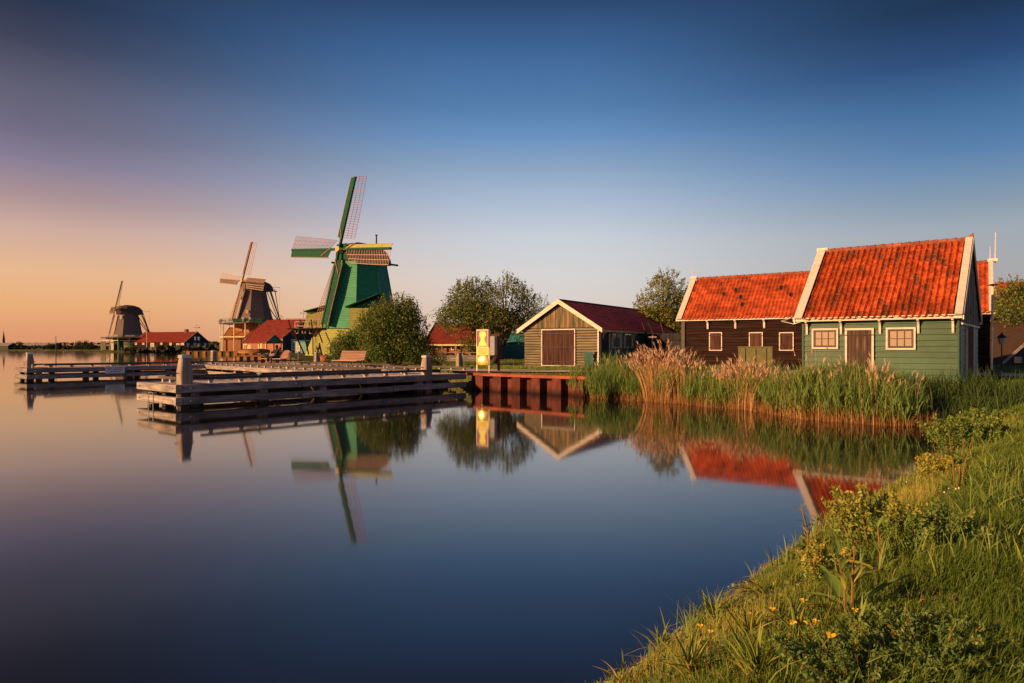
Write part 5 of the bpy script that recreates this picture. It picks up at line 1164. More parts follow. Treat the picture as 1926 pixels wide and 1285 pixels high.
def tree(name, label, cat, base, trunk_h, lobes, nleaf, lsize, m, seed, trunk_r=.16, lean=(0,0), group=None, shoots=60, cluster=14, crad=.22, limbs=True, tb=.5, stems=1):
    """lobes: (x, y, z, rx, ry, rz) relative to the base"""
    rng = np.random.default_rng(seed); t = thing(name, label, cat, base, 0, group)
    lob = np.array(lobes, float); vol = (lob[:,3]*lob[:,4]*lob[:,5]); w = vol/vol.sum(); ncl = nleaf//cluster
    k = rng.choice(len(lob), ncl, p=w); d = rng.normal(size=(ncl,3)); d /= np.linalg.norm(d,axis=1)[:,None]
    r = rng.uniform(0,1,ncl)**.42; r = np.where(rng.random(ncl) < .12, rng.uniform(.95,1.14,ncl), r)
    C = lob[k,:3] + d*lob[k,3:]*r[:,None]
    # thin the crown where a coarse noise is low, so that gaps open
    nv = vnoise(C[:,0]+C[:,1]*.7, C[:,2]-C[:,1]*.4, 1.15, seed); C = C[nv > .30 + .16*rng.random(ncl)]; C = C[C[:,2] > .02]
    tip = []; B = MB()
    cen = lob[:,:3].mean(0); top = Vector((lean[0], lean[1], trunk_h))
    for s in range(stems):
        oa = 2*PI*s/max(1,stems); off = Vector((math.cos(oa),math.sin(oa),0))*(.25 if stems > 1 else 0)
        p1 = off*.8; tp = top+off*3 if stems > 1 else top
        B.tube([Vector((0,0,-.2))+p1, p1.lerp(tp,.35)+Vector((rng.uniform(-.08,.08),rng.uniform(-.08,.08),0)), p1.lerp(tp,.7), tp],[trunk_r*1.25,trunk_r,trunk_r*.85,trunk_r*.7],7)
    if limbs:
        for L in lob:
            for q in range(3):
                e = Vector(L[:3])+Vector(rng.normal(size=3)*L[3:]*.45); mid = top.lerp(e,.5)+Vector(rng.normal(size=3)*.18)+Vector((0,0,.12*(e-top).length)); src = Vector((0,0,0)).lerp(top, rng.uniform(.6,1)); B.tube([src, mid, e],[trunk_r*.55,trunk_r*.3,trunk_r*.08],5,False); tip.append((mid,e))
        T = np.array([list(e) for _,e in tip]+[list(m_) for m_,_ in tip]); idx = rng.choice(len(C), min(len(C), 260), replace=False)
        for i in idx:
            c = C[i]; j = np.argmin(((T-c)**2).sum(1)); B.tube([T[j], (T[j]+c)/2+rng.normal(size=3)*.06, c],[trunk_r*.10,trunk_r*.07,trunk_r*.03],3,False)
    B.build('trunk', M_trunk, t, True)
    # shoots sticking out of the crown
    P = []; T = []
    for c in C:
        n = rng.poisson(cluster); tt = rng.normal(tb,.2); P.append(c+rng.normal(size=(n,3))*crad*np.array([1,1,.75])); T.append(np.clip(tt+rng.normal(0,.14,n),0,1))
    SB = MB()
    for q in range(shoots):
        L = lob[rng.choice(len(lob), p=w)]; d = rng.normal(size=3); d[2] = abs(d[2])*1.3; d /= np.linalg.norm(d); c = L[:3]+d*L[3:]*.93; ln = rng.uniform(.25,.75)*max(.4,min(L[3],1)); dv = d*.5+np.array([0,0,.7])+rng.normal(size=3)*.15; dv /= np.linalg.norm(dv); n = 16
        f = rng.random(n)[:,None]; P.append(c+dv*f*ln+rng.normal(size=(n,3))*.05); T.append(np.clip(rng.normal(tb+.1,.2,n),0,1)); SB.tube([c-dv*.2,c+dv*ln],[.010,.004],3,False)
    SB.build('shoots', M_trunk, t)
    P = np.concatenate(P); T = np.concatenate(T); V, F, tn = leaf_cloud(P, lsize, rng, T)
    np_mesh('crown', V, F, m, t, {'tint': tn}); return t
p = AT(742,44.0,.66); s_ = 44.0/FL
tree('round_bush','big round bush with golden top leaves behind the empty bench','bush',p,1.2,
     [(-.2,0,2.2,1.9,1.7,2.0),(-1.2,-.2,1.9,1.2,1.3,1.5),(1.0,0,1.7,1.3,1.3,1.6),(.1,-.1,3.5,1.3,1.2,1.05),(1.6,-.1,1.0,.9,1.0,1.0),(.6,.1,3.0,1.0,1,1.2)],44000,.135,LEAF_DARK,3,.10,stems=4,shoots=150,tb=.52)
p = AT(655,45.5,.66)
tree('spreading_shrub','low green shrub spreading left of the big round bush, below the green windmill','shrub',p,.6,
     [(0,0,.9,1.2,.9,1.0),(-1.0,0,.5,.8,.8,.6),(1.0,0,1.1,1.0,.9,1.1),(.2,.1,1.6,.9,.8,.7)],15000,.125,LEAF_DARK,4,.06,stems=3,shoots=60,tb=.40)
p = AT(812,43.5,.66)
tree('small_shrub','small dark shrub at the right foot of the big round bush','shrub',p,.3,[(0,0,.5,.9,.6,.6),(.5,0,.3,.5,.5,.4)],4000,.09,LEAF_DARK,5,.04,stems=2,shoots=20,tb=.25)
p = AT(930,50.0,.66)
tree('spreading_tree','wide spreading tree with leaning dark trunk behind the information board','tree',p,1.6,
     [(-1.4,0,4.2,1.9,1.8,2.0),(.6,0,4.3,1.9,1.8,2.0),(-2.6,0,3.1,1.5,1.4,1.5),(1.9,0,3.2,1.2,1.4,1.6),(-.5,-.3,2.8,2.0,1.6,1.5),(-3.5,.2,3.4,.8,.8,.9),(2.2,.2,4.7,.8,.9,.9),(-1.9,0,5.4,.9,.9,.8),(.9,0,5.6,.8,.9,.7),(-1.9,-.2,1.6,.9,.8,.9)],44000,.15,LEAF_TREE,6,.15,lean=(.6,0),shoots=170,cluster=11,crad=.24,tb=.46)
p = AT(925,49.8,.66); B = MB(); B.tube([p+Vector((.0,0,-.2)),p+Vector((.5,0,1.0)),p+Vector((1.2,.0,2.0)),p+Vector((1.5,.2,3.0))],[.17,.14,.12,.08],7); tag(B.build('bent_tree', M_trunk),'dark leaning tree stem curving up to the right, just right of the notice post','tree')
p = AT(1015,62,.66)
tree('young_tree','narrow green tree just left behind the boat shed roof','tree',p,1.5,[(0,0,3.6,1.2,1.2,2.2),(.7,0,3.0,1.1,1.1,1.6),(-.8,0,2.8,1,1,1.4)],8000,.14,LEAF_DARK,12,.09,shoots=30,tb=.4)
p = AT(1243,50,.66)
tree('golden_tree','tall loose golden-leaved tree behind the fence, left of the barn','tree',p,2.0,
     [(.5,0,5.0,1.4,1.4,1.6),(-.5,0,3.8,1.4,1.4,1.5),(1.2,0,3.4,1.3,1.3,1.6),(-1.3,0,2.6,1.0,1.0,1.0),(.2,0,2.2,1.6,1.2,1.0),(.9,0,5.9,.7,.8,.8)],24000,.15,LEAF_TREE,8,.11,shoots=110,tb=.68,crad=.2)
for px, D, lab, sd, lb in ((1884,50,'green tree behind the street lantern at the right edge',14,[(0,0,3.8,1.8,1.5,2.0),(-1.0,0,3.0,1.3,1.2,1.5),(1.0,0,2.4,1.3,1.2,1.6)]),
                       (1925,47,'leafy tree at the far right edge in front of the orange roof',15,[(0,0,4.4,1.5,1.4,1.5),(.8,0,2.8,1.6,1.4,1.8),(-.6,0,4.0,.9,1.2,1.3)])):
    tree('garden_tree',lab,'tree',AT(px,D,.66),1.8,lb,13000,.16,LEAF_TREE,sd,.12,shoots=60,tb=.45,group='trees at the right edge')
for px, D, w, h, lab in ((155,405,6,5.6,'dark round tree on the far bank, left of the small windmill'),(33,440,4,4.6,'small round tree on the far bank near the left edge'),(95,442,3.6,4.2,'low dark tree on the far bank behind the water pole'),(111,438,3,3.6,'small low tree on the far bank just right of the water pole'),(170,403,4,3.2,'low broad bush on the far bank right of the round dark tree')):
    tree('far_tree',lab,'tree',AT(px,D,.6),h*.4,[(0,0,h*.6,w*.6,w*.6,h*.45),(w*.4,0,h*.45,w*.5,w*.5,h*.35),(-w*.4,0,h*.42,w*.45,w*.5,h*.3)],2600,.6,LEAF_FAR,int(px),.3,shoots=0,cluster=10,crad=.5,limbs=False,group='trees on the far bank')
def far_woods():
    rng = np.random.default_rng(5); P = []; T = []
    for (x0,x1,D,hmin,hmax,n) in ((-1200,-170,640,5,9,9000),(-170,20,700,4,8,1600),(-560,-150,470,1.5,3.2,3500),(-150,-120,330,3,6,1500),(-129,-116,310,4.5,6.5,1500),(-118,-88,230,1.2,2.5,1200),(-160,-130,284,.6,1.6,900),(60,900,420,5,9,5000)):
        x = rng.uniform(x0,x1,n); top = hmin+(hmax-hmin)*vnoise(x,x*0,.045,3)*vnoise(x,x*0+4,.012,8)**.5; z = .6+top*rng.random(n)**.6; P.append(np.stack([x,D+rng.normal(0,2.5,n),z],1)); T.append(np.clip(rng.normal(.4,.2,n),0,1))
    P = np.concatenate(P); T = np.concatenate(T); V, F, t = leaf_cloud(P, 1.9, rng, T, .8); 
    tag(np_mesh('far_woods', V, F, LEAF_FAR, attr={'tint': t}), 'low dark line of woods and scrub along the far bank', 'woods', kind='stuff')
far_woods()
for px, D, w, h, lab in ((4,438,9,5.0,'dark low house on the far bank at the left edge'),(72,520,26,5.5,'long low roof on the far bank behind the water pole'),(200,560,22,4.5,'low grey roof on the far bank just left of the small windmill')):
    pb = AT(px,D); simple_house('far_house',lab,'house',(pb.x-w/2,pb.y),-.1,w,8,.6,3.2,h,M_blackb,M_blackb,M_pier,verge=None)
p = AT(7,640,.6); B = MB(); B.tube([p,p+Vector((0,0,9)),p+Vector((0,0,17))],[1.4,1.2,.1],4); tag(B.build('church_spire', M_blackb),'tiny dark spire on the horizon at the left edge','spire')

# ------------------------------------------------------------------ blades: grass, reeds
def blades(base, az, h, w, lean, tint0, tint1, rng, nseg=3, start=None):
    """tapered curved strips; start = (direction vector array) for leaves that leave a stem sideways"""
    n = len(base); hz = np.stack([np.cos(az),np.sin(az),np.zeros(n)],1); fa = az+rng.uniform(-1.2,1.2,n)+PI/2; sd = np.stack([np.cos(fa),np.sin(fa),np.zeros(n)],1)
    V = np.zeros((n,(nseg+1)*2,3)); T = np.zeros((n,(nseg+1)*2))
    for i in range(nseg+1):
        s = i/nseg; c = base + hz*(h*lean*(s**1.7))[:,None]; c[:,2] += h*(s - .45*np.abs(lean)*s**2.2)
        ww = (w*(1-s**1.6)*.5+.0004)[:,None]; V[:,2*i] = c-sd*ww; V[:,2*i+1] = c+sd*ww; T[:,2*i] = T[:,2*i+1] = tint0+(tint1-tint0)*s
    F = np.array([[2*i,2*i+1,2*i+3,2*i+2] for i in range(nseg)]); F = (np.arange(n)[:,None,None]*((nseg+1)*2)+F[None]).reshape(-1,4)
    return V.reshape(-1,3), F, T.reshape(-1)
def join(parts):
    Vs, Fs, Ts, o = [], [], [], 0
    for V, F, T in parts: Vs.append(V); Fs.append(F+o); Ts.append(T); o += len(V)
    return np.concatenate(Vs), np.concatenate(Fs), np.clip(np.concatenate(Ts),0,1)
DOCK = leaf_mat('dock_leaf', [(0,(.07,.14,.05)),(.5,(.15,.24,.05)),(.8,(.32,.34,.06)),(1,(.52,.38,.07))], .3, .5)
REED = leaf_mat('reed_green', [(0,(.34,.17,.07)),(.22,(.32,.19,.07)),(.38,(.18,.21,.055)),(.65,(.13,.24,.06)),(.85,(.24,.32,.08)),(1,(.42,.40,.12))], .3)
DRY = leaf_mat('reed_dry', [(0,(.44,.25,.10)),(.5,(.62,.40,.20)),(.8,(.66,.45,.28)),(1,(.56,.36,.28))], .25)
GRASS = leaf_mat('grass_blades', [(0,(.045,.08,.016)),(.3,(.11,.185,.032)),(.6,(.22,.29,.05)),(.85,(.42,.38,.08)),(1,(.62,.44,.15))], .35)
def reed_bed():
    rng = np.random.default_rng(21)
    pts = np.array([(p.x,p.y) for p in (GP(*q) for q in ((1092,742),(1140,748),(1200,754),(1270,759),(1345,767),(1400,771),(1442,776),(1500,786),(1565,793),(1640,798),(1700,801),(1760,802)))])
    seg = np.diff(pts,axis=0); ln = np.hypot(seg[:,0],seg[:,1]); cum = np.concatenate([[0],np.cumsum(ln)]); total = cum[-1]
    def on(s, back):
        i = np.clip(np.searchsorted(cum,s,side='right')-1,0,len(seg)-1); f = (s-cum[i])/ln[i]; p = pts[i]+seg[i]*f[:,None]; nn = np.stack([-seg[i,1],seg[i,0]],1)/ln[i][:,None]; nn = np.where((nn[:,1:]<0),-nn,nn); return p+nn*back[:,None], nn
    def spx(px): # arc position whose column in the picture is px
        s = np.linspace(0,total,400); p,_ = on(s,np.zeros(400)); c = CX+FL*p[:,0]/p[:,1]; return float(np.interp(px,c,s))
    # (from column, to column, count, mean height, spread outwards, depth)
    beds = [(1100,1165,700,1.42,.35,.9),(1150,1225,600,1.12,.3,.9),(1165,1230,220,.75,.4,.3),(1225,1285,650,1.15,.3,1.0),(1282,1338,560,1.05,.35,.9),(1335,1360,90,.70,.3,.5),(1350,1440,700,1.30,.28,.9),(1436,1500,1000,1.22,.35,1.1),(1495,1570,1200,1.36,.30,1.2),(1562,1640,1350,1.30,.33,1.2),(1628,1700,1150,1.34,.33,1.2),(1680,1765,1000,.88,.25,1.3),(1090,1158,620,1.22,.4,-.05)]
    parts = []
    for a,b,n,h,sp,dp in beds:
        sa, sb = spx(a), spx(b); nt_ = max(2,int(n/75)); cs = rng.uniform(sa+.05,sb-.05,nt_); cb = rng.uniform(-.05 if dp > 0 else -.70,dp,nt_); ch = rng.uniform(.86,1.08,nt_)
        j = rng.integers(0,nt_,n); off = rng.normal(0,.10,(n,2)); s = cs[j]+off[:,0]; back = cb[j]+off[:,1]; P, nn = on(np.clip(s,0,total-.01),back); z = np.maximum(ground_z(P[:,0],P[:,1]),-.08)
        base = np.stack([P[:,0],P[:,1],z-.02],1); u = (s-(sa+sb)/2)/(sb-sa)*2; H = np.maximum(h*rng.normal(1,.10,n)*(1-.26*u**2)*(.72+.42*vnoise(s,s*0,1.5,4))*(1-.18*(np.abs(u)>.8))-.8*np.maximum(z,0), .3); H = H*ch[j]*(1-.9*np.minimum(np.hypot(off[:,0],off[:,1]),.4)); tdir = np.stack([P[:,0]-on(cs,cb)[0][j][:,0], P[:,1]-on(cs,cb)[0][j][:,1]],1); az = np.arctan2(tdir[:,1],tdir[:,0])+rng.normal(0,.35,n)
        az = np.where(rng.random(n)<.25, np.where(u>0,0.0,PI)-.2, az); lean = np.abs(rng.normal(0,.06,n))+1.5*np.hypot(off[:,0],off[:,1])+sp*.25*np.abs(u)
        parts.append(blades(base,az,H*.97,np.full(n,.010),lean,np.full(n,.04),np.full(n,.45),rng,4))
        for q in range(6):
            f = rng.uniform(.22,.97,n); c = base+np.stack([np.cos(az),np.sin(az),np.zeros(n)],1)*(H*.97*lean*f**1.7)[:,None]; c[:,2] += H*.97*(f-.45*lean*f**2.2); la = rng.uniform(0,2*PI,n); ll = rng.uniform(.32,.64,n)*(.6+.5*f); keep = rng.random(n) < (.45+.55*f)
            parts.append(blades(c[keep],la[keep],ll[keep],rng.uniform(.012,.026,keep.sum()),rng.uniform(.15,.70,keep.sum()),np.clip(rng.normal(.52,.10,keep.sum()),.3,1),np.clip(rng.normal(.74,.18,keep.sum()),.3,1),rng,3))
        m = n//2; s = rng.uniform(sa,sb,m); P, _ = on(s,rng.uniform(-.15,.3,m)); base = np.stack([P[:,0],P[:,1],np.full(m,-.05)],1)   # dead stubs at the waterline
        parts.append(blades(base,rng.uniform(0,2*PI,m),rng.uniform(.15,.6,m),np.full(m,.012),rng.uniform(0,.5,m),np.full(m,.0),np.full(m,.2),rng,2))
    V,F,T = join(parts); tag(np_mesh('green_reeds',V,F,REED,attr={'tint':T}),'dense green reeds along the water in front of the houses','reeds',kind='stuff')
    # last year's dry reeds with plumes
    parts = []
    for a,b,n,h,fan,dp in ((1208,1262,400,1.75,.55,.5),(1262,1300,60,1.6,.25,.5),(1366,1420,420,1.40,.50,.5),(1448,1520,330,1.25,-.45,.5),(1115,1135,14,1.5,.1,.3),(1168,1180,16,1.55,.1,.3),(1440,1560,30,1.45,.2,1.0),(1640,1665,40,1.45,.15,.9),(1690,1730,8,1.3,.15,.8),(1560,1600,12,1.5,.1,.8),(1150,1360,40,1.25,.2,.8),(1450,1740,220,1.30,-.12,1.1),(1330,1345,10,1.25,.1,.5)):
        sa, sb = spx(a), spx(b); s = rng.uniform(sa,sb,n); P, nn = on(s,rng.uniform(-.1,dp,n)); z = np.maximum(ground_z(P[:,0],P[:,1]),-.08); base = np.stack([P[:,0],P[:,1],z-.02],1); u = (s-(sa+sb)/2)/(sb-sa)*2
        base[:,0] -= u*(sb-sa)*.06
        H = h*rng.normal(1,.10,n); az = np.where(u>0,-.25,PI-.25)+rng.normal(0,.4,n) if fan > 0 else np.full(n,PI-.2)+rng.normal(0,.4,n); lean = np.abs(fan)*(np.abs(u)*.55 if fan > 0 else .35*rng.random(n))+np.abs(rng.normal(0,.05,n))
        t1 = rng.uniform(.3,.8,n); parts.append(blades(base,az,H,rng.uniform(.008,.014,n),lean,rng.uniform(0,.3,n),t1,rng,4))
        c = base+np.stack([np.cos(az),np.sin(az),np.zeros(n)],1)*(H*lean)[:,None]; c[:,2] += H*(1-.45*lean)-.10
        k = rng.random(n) < (.7 if fan > 0 else .12)
        for q in range(4): parts.append(blades(c[k]+rng.normal(0,.012,(k.sum(),3)),az[k]+rng.normal(0,.6,k.sum()),rng.uniform(.10,.22,k.sum()),rng.uniform(.012,.028,k.sum()),rng.uniform(.2,.8,k.sum()),np.full(k.sum(),.85),np.full(k.sum(),1.0),rng,2))
        for q in range(2): f = rng.uniform(.2,.8,n); c2 = base+np.stack([np.cos(az),np.sin(az),np.zeros(n)],1)*(H*lean*f**1.7)[:,None]; c2[:,2] += H*(f-.45*lean*f**2.2); parts.append(blades(c2,rng.uniform(0,2*PI,n),rng.uniform(.1,.3,n),rng.uniform(.008,.016,n),rng.uniform(.3,1,n),np.full(n,.4),np.full(n,.7),rng,2))
    n = 90; s = rng.uniform(spx(1180),spx(1740),n); P, _ = on(s,rng.uniform(-.1,.2,n)); base = np.stack([P[:,0],P[:,1],np.full(n,.02)],1); parts.append(blades(base,rng.normal(-1.9,.7,n),rng.uniform(.35,.8,n),np.full(n,.009),rng.uniform(.9,1.7,n),np.full(n,.1),rng.uniform(.4,.9,n),rng,5))
    V,F,T = join(parts); tag(np_mesh('dry_reeds',V,F,DRY,attr={'tint':T}),'tan dry reeds with feathery plumes standing among the green ones','reeds',kind='stuff')
    # sedge at the head of the inlet, the reeds' shade painted into its greens
    n = 9500; x = rng.uniform(9.3,19,n); y = rng.uniform(14.6,21.5,n); d = sdist(x,y); dn = seg_dist(x,y,shore_near,False); k = (d > -.05)&(d < 3.6)&((y > 15.3+(x-10)*.06)); x,y = x[k],y[k]; n = len(x); base = np.stack([x,y,ground_z(x,y)-.02],1)
    pr = [blades(base,rng.uniform(0,2*PI,n),rng.uniform(.45,1.0,n)*(.6+.5*vnoise(x,y,.9,33)),rng.uniform(.014,.028,n),rng.uniform(.1,.6,n),np.full(n,.36),rng.uniform(.5,.8,n),rng,3)]
    SEDGE_SHADED = leaf_mat('sedge_shaded_green', [(0,(.03,.05,.012)),(.5,(.045,.085,.02)),(1,(.09,.14,.03))], .25)
    V,F,T = join(pr); tag(np_mesh('sedge',V,F,SEDGE_SHADED,attr={'tint':T}),'sedge at the head of the inlet, its green darkened as shade','sedge',kind='stuff')
reed_bed()
def grass():
    rng = np.random.default_rng(31)
    def scatter(n, x0,x1,y0,y1, dmin, dmax=99, cam=None):
        x = rng.uniform(x0,x1,n); y = rng.uniform(y0,y1,n); k = (np.abs(x/np.maximum(y,.1)) < .80)|(y < 3); x,y = x[k],y[k]; d = sdist(x,y); k = (d > dmin)&(d < dmax); return x[k],y[k],d[k]
    parts = []
    # lawn: short fine blades, longer and rarer with distance
    for n,x0,x1,y0,y1,hs,ws in ((190000,0,5.2,1.6,5.2,(.04,.14),.0032),(170000,1.2,9,5.2,9.5,(.05,.16),.0046),(110000,4,14,9.5,15.6,(.07,.18),.007)):
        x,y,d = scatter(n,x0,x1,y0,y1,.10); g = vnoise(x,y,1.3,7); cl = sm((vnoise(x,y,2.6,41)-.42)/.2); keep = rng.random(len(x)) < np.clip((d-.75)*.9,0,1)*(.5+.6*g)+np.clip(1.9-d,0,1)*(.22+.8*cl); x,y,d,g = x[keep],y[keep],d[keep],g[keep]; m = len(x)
        base = np.stack([x,y,ground_z(x,y)-.01],1); h = rng.uniform(*hs,m)*(.5+.9*vnoise(x,y,2.3,9))*np.clip(.5+d*.5,.5,1); dry = np.clip(1.15-d/1.7,0,1)  # dry: straw plus the sunlit gold of the bank edge, painted in
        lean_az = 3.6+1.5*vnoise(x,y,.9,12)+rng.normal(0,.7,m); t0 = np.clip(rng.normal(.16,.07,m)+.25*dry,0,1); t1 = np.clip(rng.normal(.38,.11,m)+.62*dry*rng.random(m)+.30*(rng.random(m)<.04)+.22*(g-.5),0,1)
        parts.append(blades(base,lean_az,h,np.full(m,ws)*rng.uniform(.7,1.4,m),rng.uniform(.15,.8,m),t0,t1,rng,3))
    # taller straw-coloured stems on the sunny edge of the bank
    for n,x0,x1,y0,y1,ws in ((34000,0,4.2,2.4,6.5,.0026),(20000,2,9,6.5,15,.005)):
        x,y,d = scatter(n,x0,x1,y0,y1,.05,1.15); k = vnoise(x,y,1.5,15) > .46; x,y,d = x[k],y[k],d[k]; m = len(x)
        base = np.stack([x,y,ground_z(x,y)-.01],1); h = rng.uniform(.07,.22,m)*np.clip(.5+d*.5,.5,1); parts.append(blades(base,rng.uniform(0,2*PI,m),h,np.full(m,ws),rng.uniform(.05,.45,m),rng.uniform(.5,.8,m),rng.uniform(.82,1,m),rng,3))
    V,F,T = join(parts); tag(np_mesh('grass',V,F,GRASS,attr={'tint':T}),'rough grass covering the near bank','grass',kind='stuff')
    # small round-leaved weeds and straw litter between the blades
    n = 120000; x = rng.uniform(0,10,n); y = rng.uniform(2.2,13,n); d = sdist(x,y); k = (d > .05)&(np.abs(x/y) < .8)&((vnoise(x,y,1.9,61) > .52)|(rng.random(n) < .06))&(rng.random(n) < np.clip(5/y,0,1)); x,y = x[k],y[k]; m = len(x)
    C = np.stack([x,y,ground_z(x,y)+rng.uniform(.005,.055,m)*(.5+vnoise(x,y,3,8))],1); V,F,T = leaf_cloud(C, .021*(1+y[:,None]*.06), rng, np.clip(rng.normal(.38,.16,m)+.4*(rng.random(m)<.07),0,1), .75)
    tag(np_mesh('weeds',V,F,DOCK,attr={'tint':T}),'low small-leaved weeds between the grass on the near bank','ground cover',kind='stuff')
    n = 16000; x = rng.uniform(0,9,n); y = rng.uniform(2.4,12,n); d = sdist(x,y); k = (d > .0)&(d < 2.4)&(vnoise(x,y,1.2,71) > .4); x,y = x[k],y[k]; m = len(x); base = np.stack([x,y,ground_z(x,y)+.012],1)
    V,F,T = blades(base,rng.uniform(0,2*PI,m),rng.uniform(.03,.08,m),np.full(m,.004),rng.uniform(1.5,3.5,m),rng.uniform(0,.4,m),rng.uniform(.5,1,m),rng,3); tag(np_mesh('dead_straw',V,F,DRY,attr={'tint':T}),'dead straw lying on the slope of the near bank','straw',kind='stuff')
    # coarse broader-bladed weeds tangled along the sunny edge
    n = 60000; x = rng.uniform(0,9,n); y = rng.uniform(2.4,14,n); d = sdist(x,y); k = (d > .12)&(d < 2.1)&(np.abs(x/y) < .8)&(vnoise(x,y,1.7,91)+.25*vnoise(x,y,5,92) > .66)&(rng.random(n) < np.clip(6/y,0,1)); x,y,d = x[k],y[k],d[k]; m = len(x)
    base = np.stack([x,y,ground_z(x,y)-.01],1); V,F,T = blades(base,rng.uniform(0,2*PI,m),rng.uniform(.08,.26,m)*(.6+.6*vnoise(x,y,1.7,91)),rng.uniform(.006,.014,m)*(.8+y*.05),rng.uniform(.1,.8,m),rng.uniform(.2,.5,m),np.clip(rng.normal(.66,.2,m),0,1),rng,4)
    tag(np_mesh('coarse_weeds',V,F,DOCK,attr={'tint':T}),'tangled coarse golden-green weeds along the water edge of the near bank','weeds',kind='stuff')
    # turf on the far side: round the shed, barn and boards
    parts = []
    for n,x0,x1,y0,y1 in ((26000,-8,14,28.5,44),(12000,12,30,17,34),(9000,-16,2,38,60)):
        x = rng.uniform(x0,x1,n); y = rng.uniform(y0,y1,n); k = sdist(x,y) > .6; 
        pth = seg_dist(x,y,[(-3.0,34.2),(-1.6,32.7),(1.0,32.0),(3.8,31.2),(6.5,31.2),(8.5,31.0),(11.5,30.4),(15,31.6),(19,32)],False) > .7; rd = seg_dist(x,y,[(14.5,33),(19.5,29.2),(22,24.5),(26,21.5),(34,19)],False) > 1.75
        k &= pth & rd & (y > 34.2-(x+3.3)*1.15 - 0) | (k & pth & rd & (x > 0)); x,y = x[k],y[k]; m = len(x); z = np.where((y < 44.5)&(x > -3.5), ground_z(x,y), .66); 
        base = np.stack([x,y,z-.01],1); tall = vnoise(x,y,.45,2) > .66; h = rng.uniform(.05,.13,m)+tall*rng.uniform(.0,.25,m)*(y > 36)
        parts.append(blades(base,rng.uniform(0,2*PI,m),h,rng.uniform(.015,.03,m),rng.uniform(.1,.6,m),rng.uniform(.3,.5,m),np.clip(rng.normal(.74,.15,m),0,1),rng,2))
    V,F,T = join(parts); tag(np_mesh('turf',V,F,GRASS,attr={'tint':T}),'grass between the quay, the path and the buildings','grass',kind='stuff')
    # pebbles on the bare slope
    n = 9000; x = rng.uniform(-.5,8,n); y = rng.uniform(2.6,12,n); d = sdist(x,y); k = (d > -.05)&(d < 1.5)&((vnoise(x,y,1.5,15) < .5)|(d < .25)); x,y = x[k],y[k]; C = np.stack([x,y,ground_z(x,y)+.004],1)
    oc = np.array([(1,0,0),(0,1,0),(-1,0,0),(0,-1,0),(0,0,.7),(0,0,-.7)]); f = np.array([(0,1,4),(1,2,4),(2,3,4),(3,0,4)]); s = rng.uniform(.006,.020,len(C))*(1+C[:,1]*.05); a = rng.uniform(0,2*PI,len(C)); R = np.stack([np.stack([np.cos(a),-np.sin(a),a*0],1),np.stack([np.sin(a),np.cos(a),a*0],1),np.stack([a*0,a*0,a*0+1],1)],1)
    V = (np.einsum('nij,kj->nki',R,oc*np.array([1,.7,1]))*s[:,None,None]+C[:,None,:]).reshape(-1,3); F = (np.arange(len(C))[:,None,None]*6+f[None]).reshape(-1,3)
    PEB = leaf_mat('pebbles',[(0,(.13,.075,.075)),(.5,(.36,.24,.23)),(1,(.55,.43,.40))],0.0); tag(np_mesh('gravel',V,F,PEB,attr={'tint':np.repeat(rng.random(len(C)),6)}),'reddish-grey gravel on the bare slope of the near bank','gravel',kind='stuff')
grass()

# ------------------------------------------------------------------ individual plants on the near bank
STEM = leaf_mat('plant_stem', [(0,(.22,.13,.04)),(1,(.34,.16,.06))], .1)
def leaf_mesh(L, w, droop, fold, tint, wav=.0, n=8, rng=None):
    """one broad leaf along +x, ribbed by a fold, curling down"""
    V = []; T = []; 
    for i in range(n+1):
        s = i/n; ww = w*(math.sin(PI*min(1,s*1.02)**.75)**.9)*(.5 if i else .1)+.002; x = L*(s-.12*droop*s*s); z = L*(.35*s-droop*s*s*.75); wv = wav*math.sin(s*19+tint*9)*w
        V += [(x,-ww,z+fold*ww+wv),(x,0,z),(x,ww,z+fold*ww-wv)]; T += [tint,min(1,tint+.15),tint]
    F = []
    for i in range(n): a = 3*i; F += [(a,a+3,a+4,a+1),(a+1,a+4,a+5,a+2)]
    me = bpy.data.meshes.new('leaf'); me.from_pydata(V,[],F); at = me.attributes.new('tint','FLOAT','POINT'); at.data.foreach_set('value',np.array(T,dtype=np.float32)); me.materials.append(DOCK); me.polygons.foreach_set('use_smooth',[True]*len(me.polygons)); return me
LEAVES = [leaf_mesh(1,w,d,.5,t,.10) for w,d,t in ((.17,.55,.42),(.14,.8,.6),(.19,.35,.35),(.13,.6,.8),(.18,.9,.55))]
LANCES = [leaf_mesh(1,w,d,.6,t,.02) for w,d,t in ((.10,.3,.6),(.08,.5,.75),(.12,.15,.5),(.09,.6,.9))]
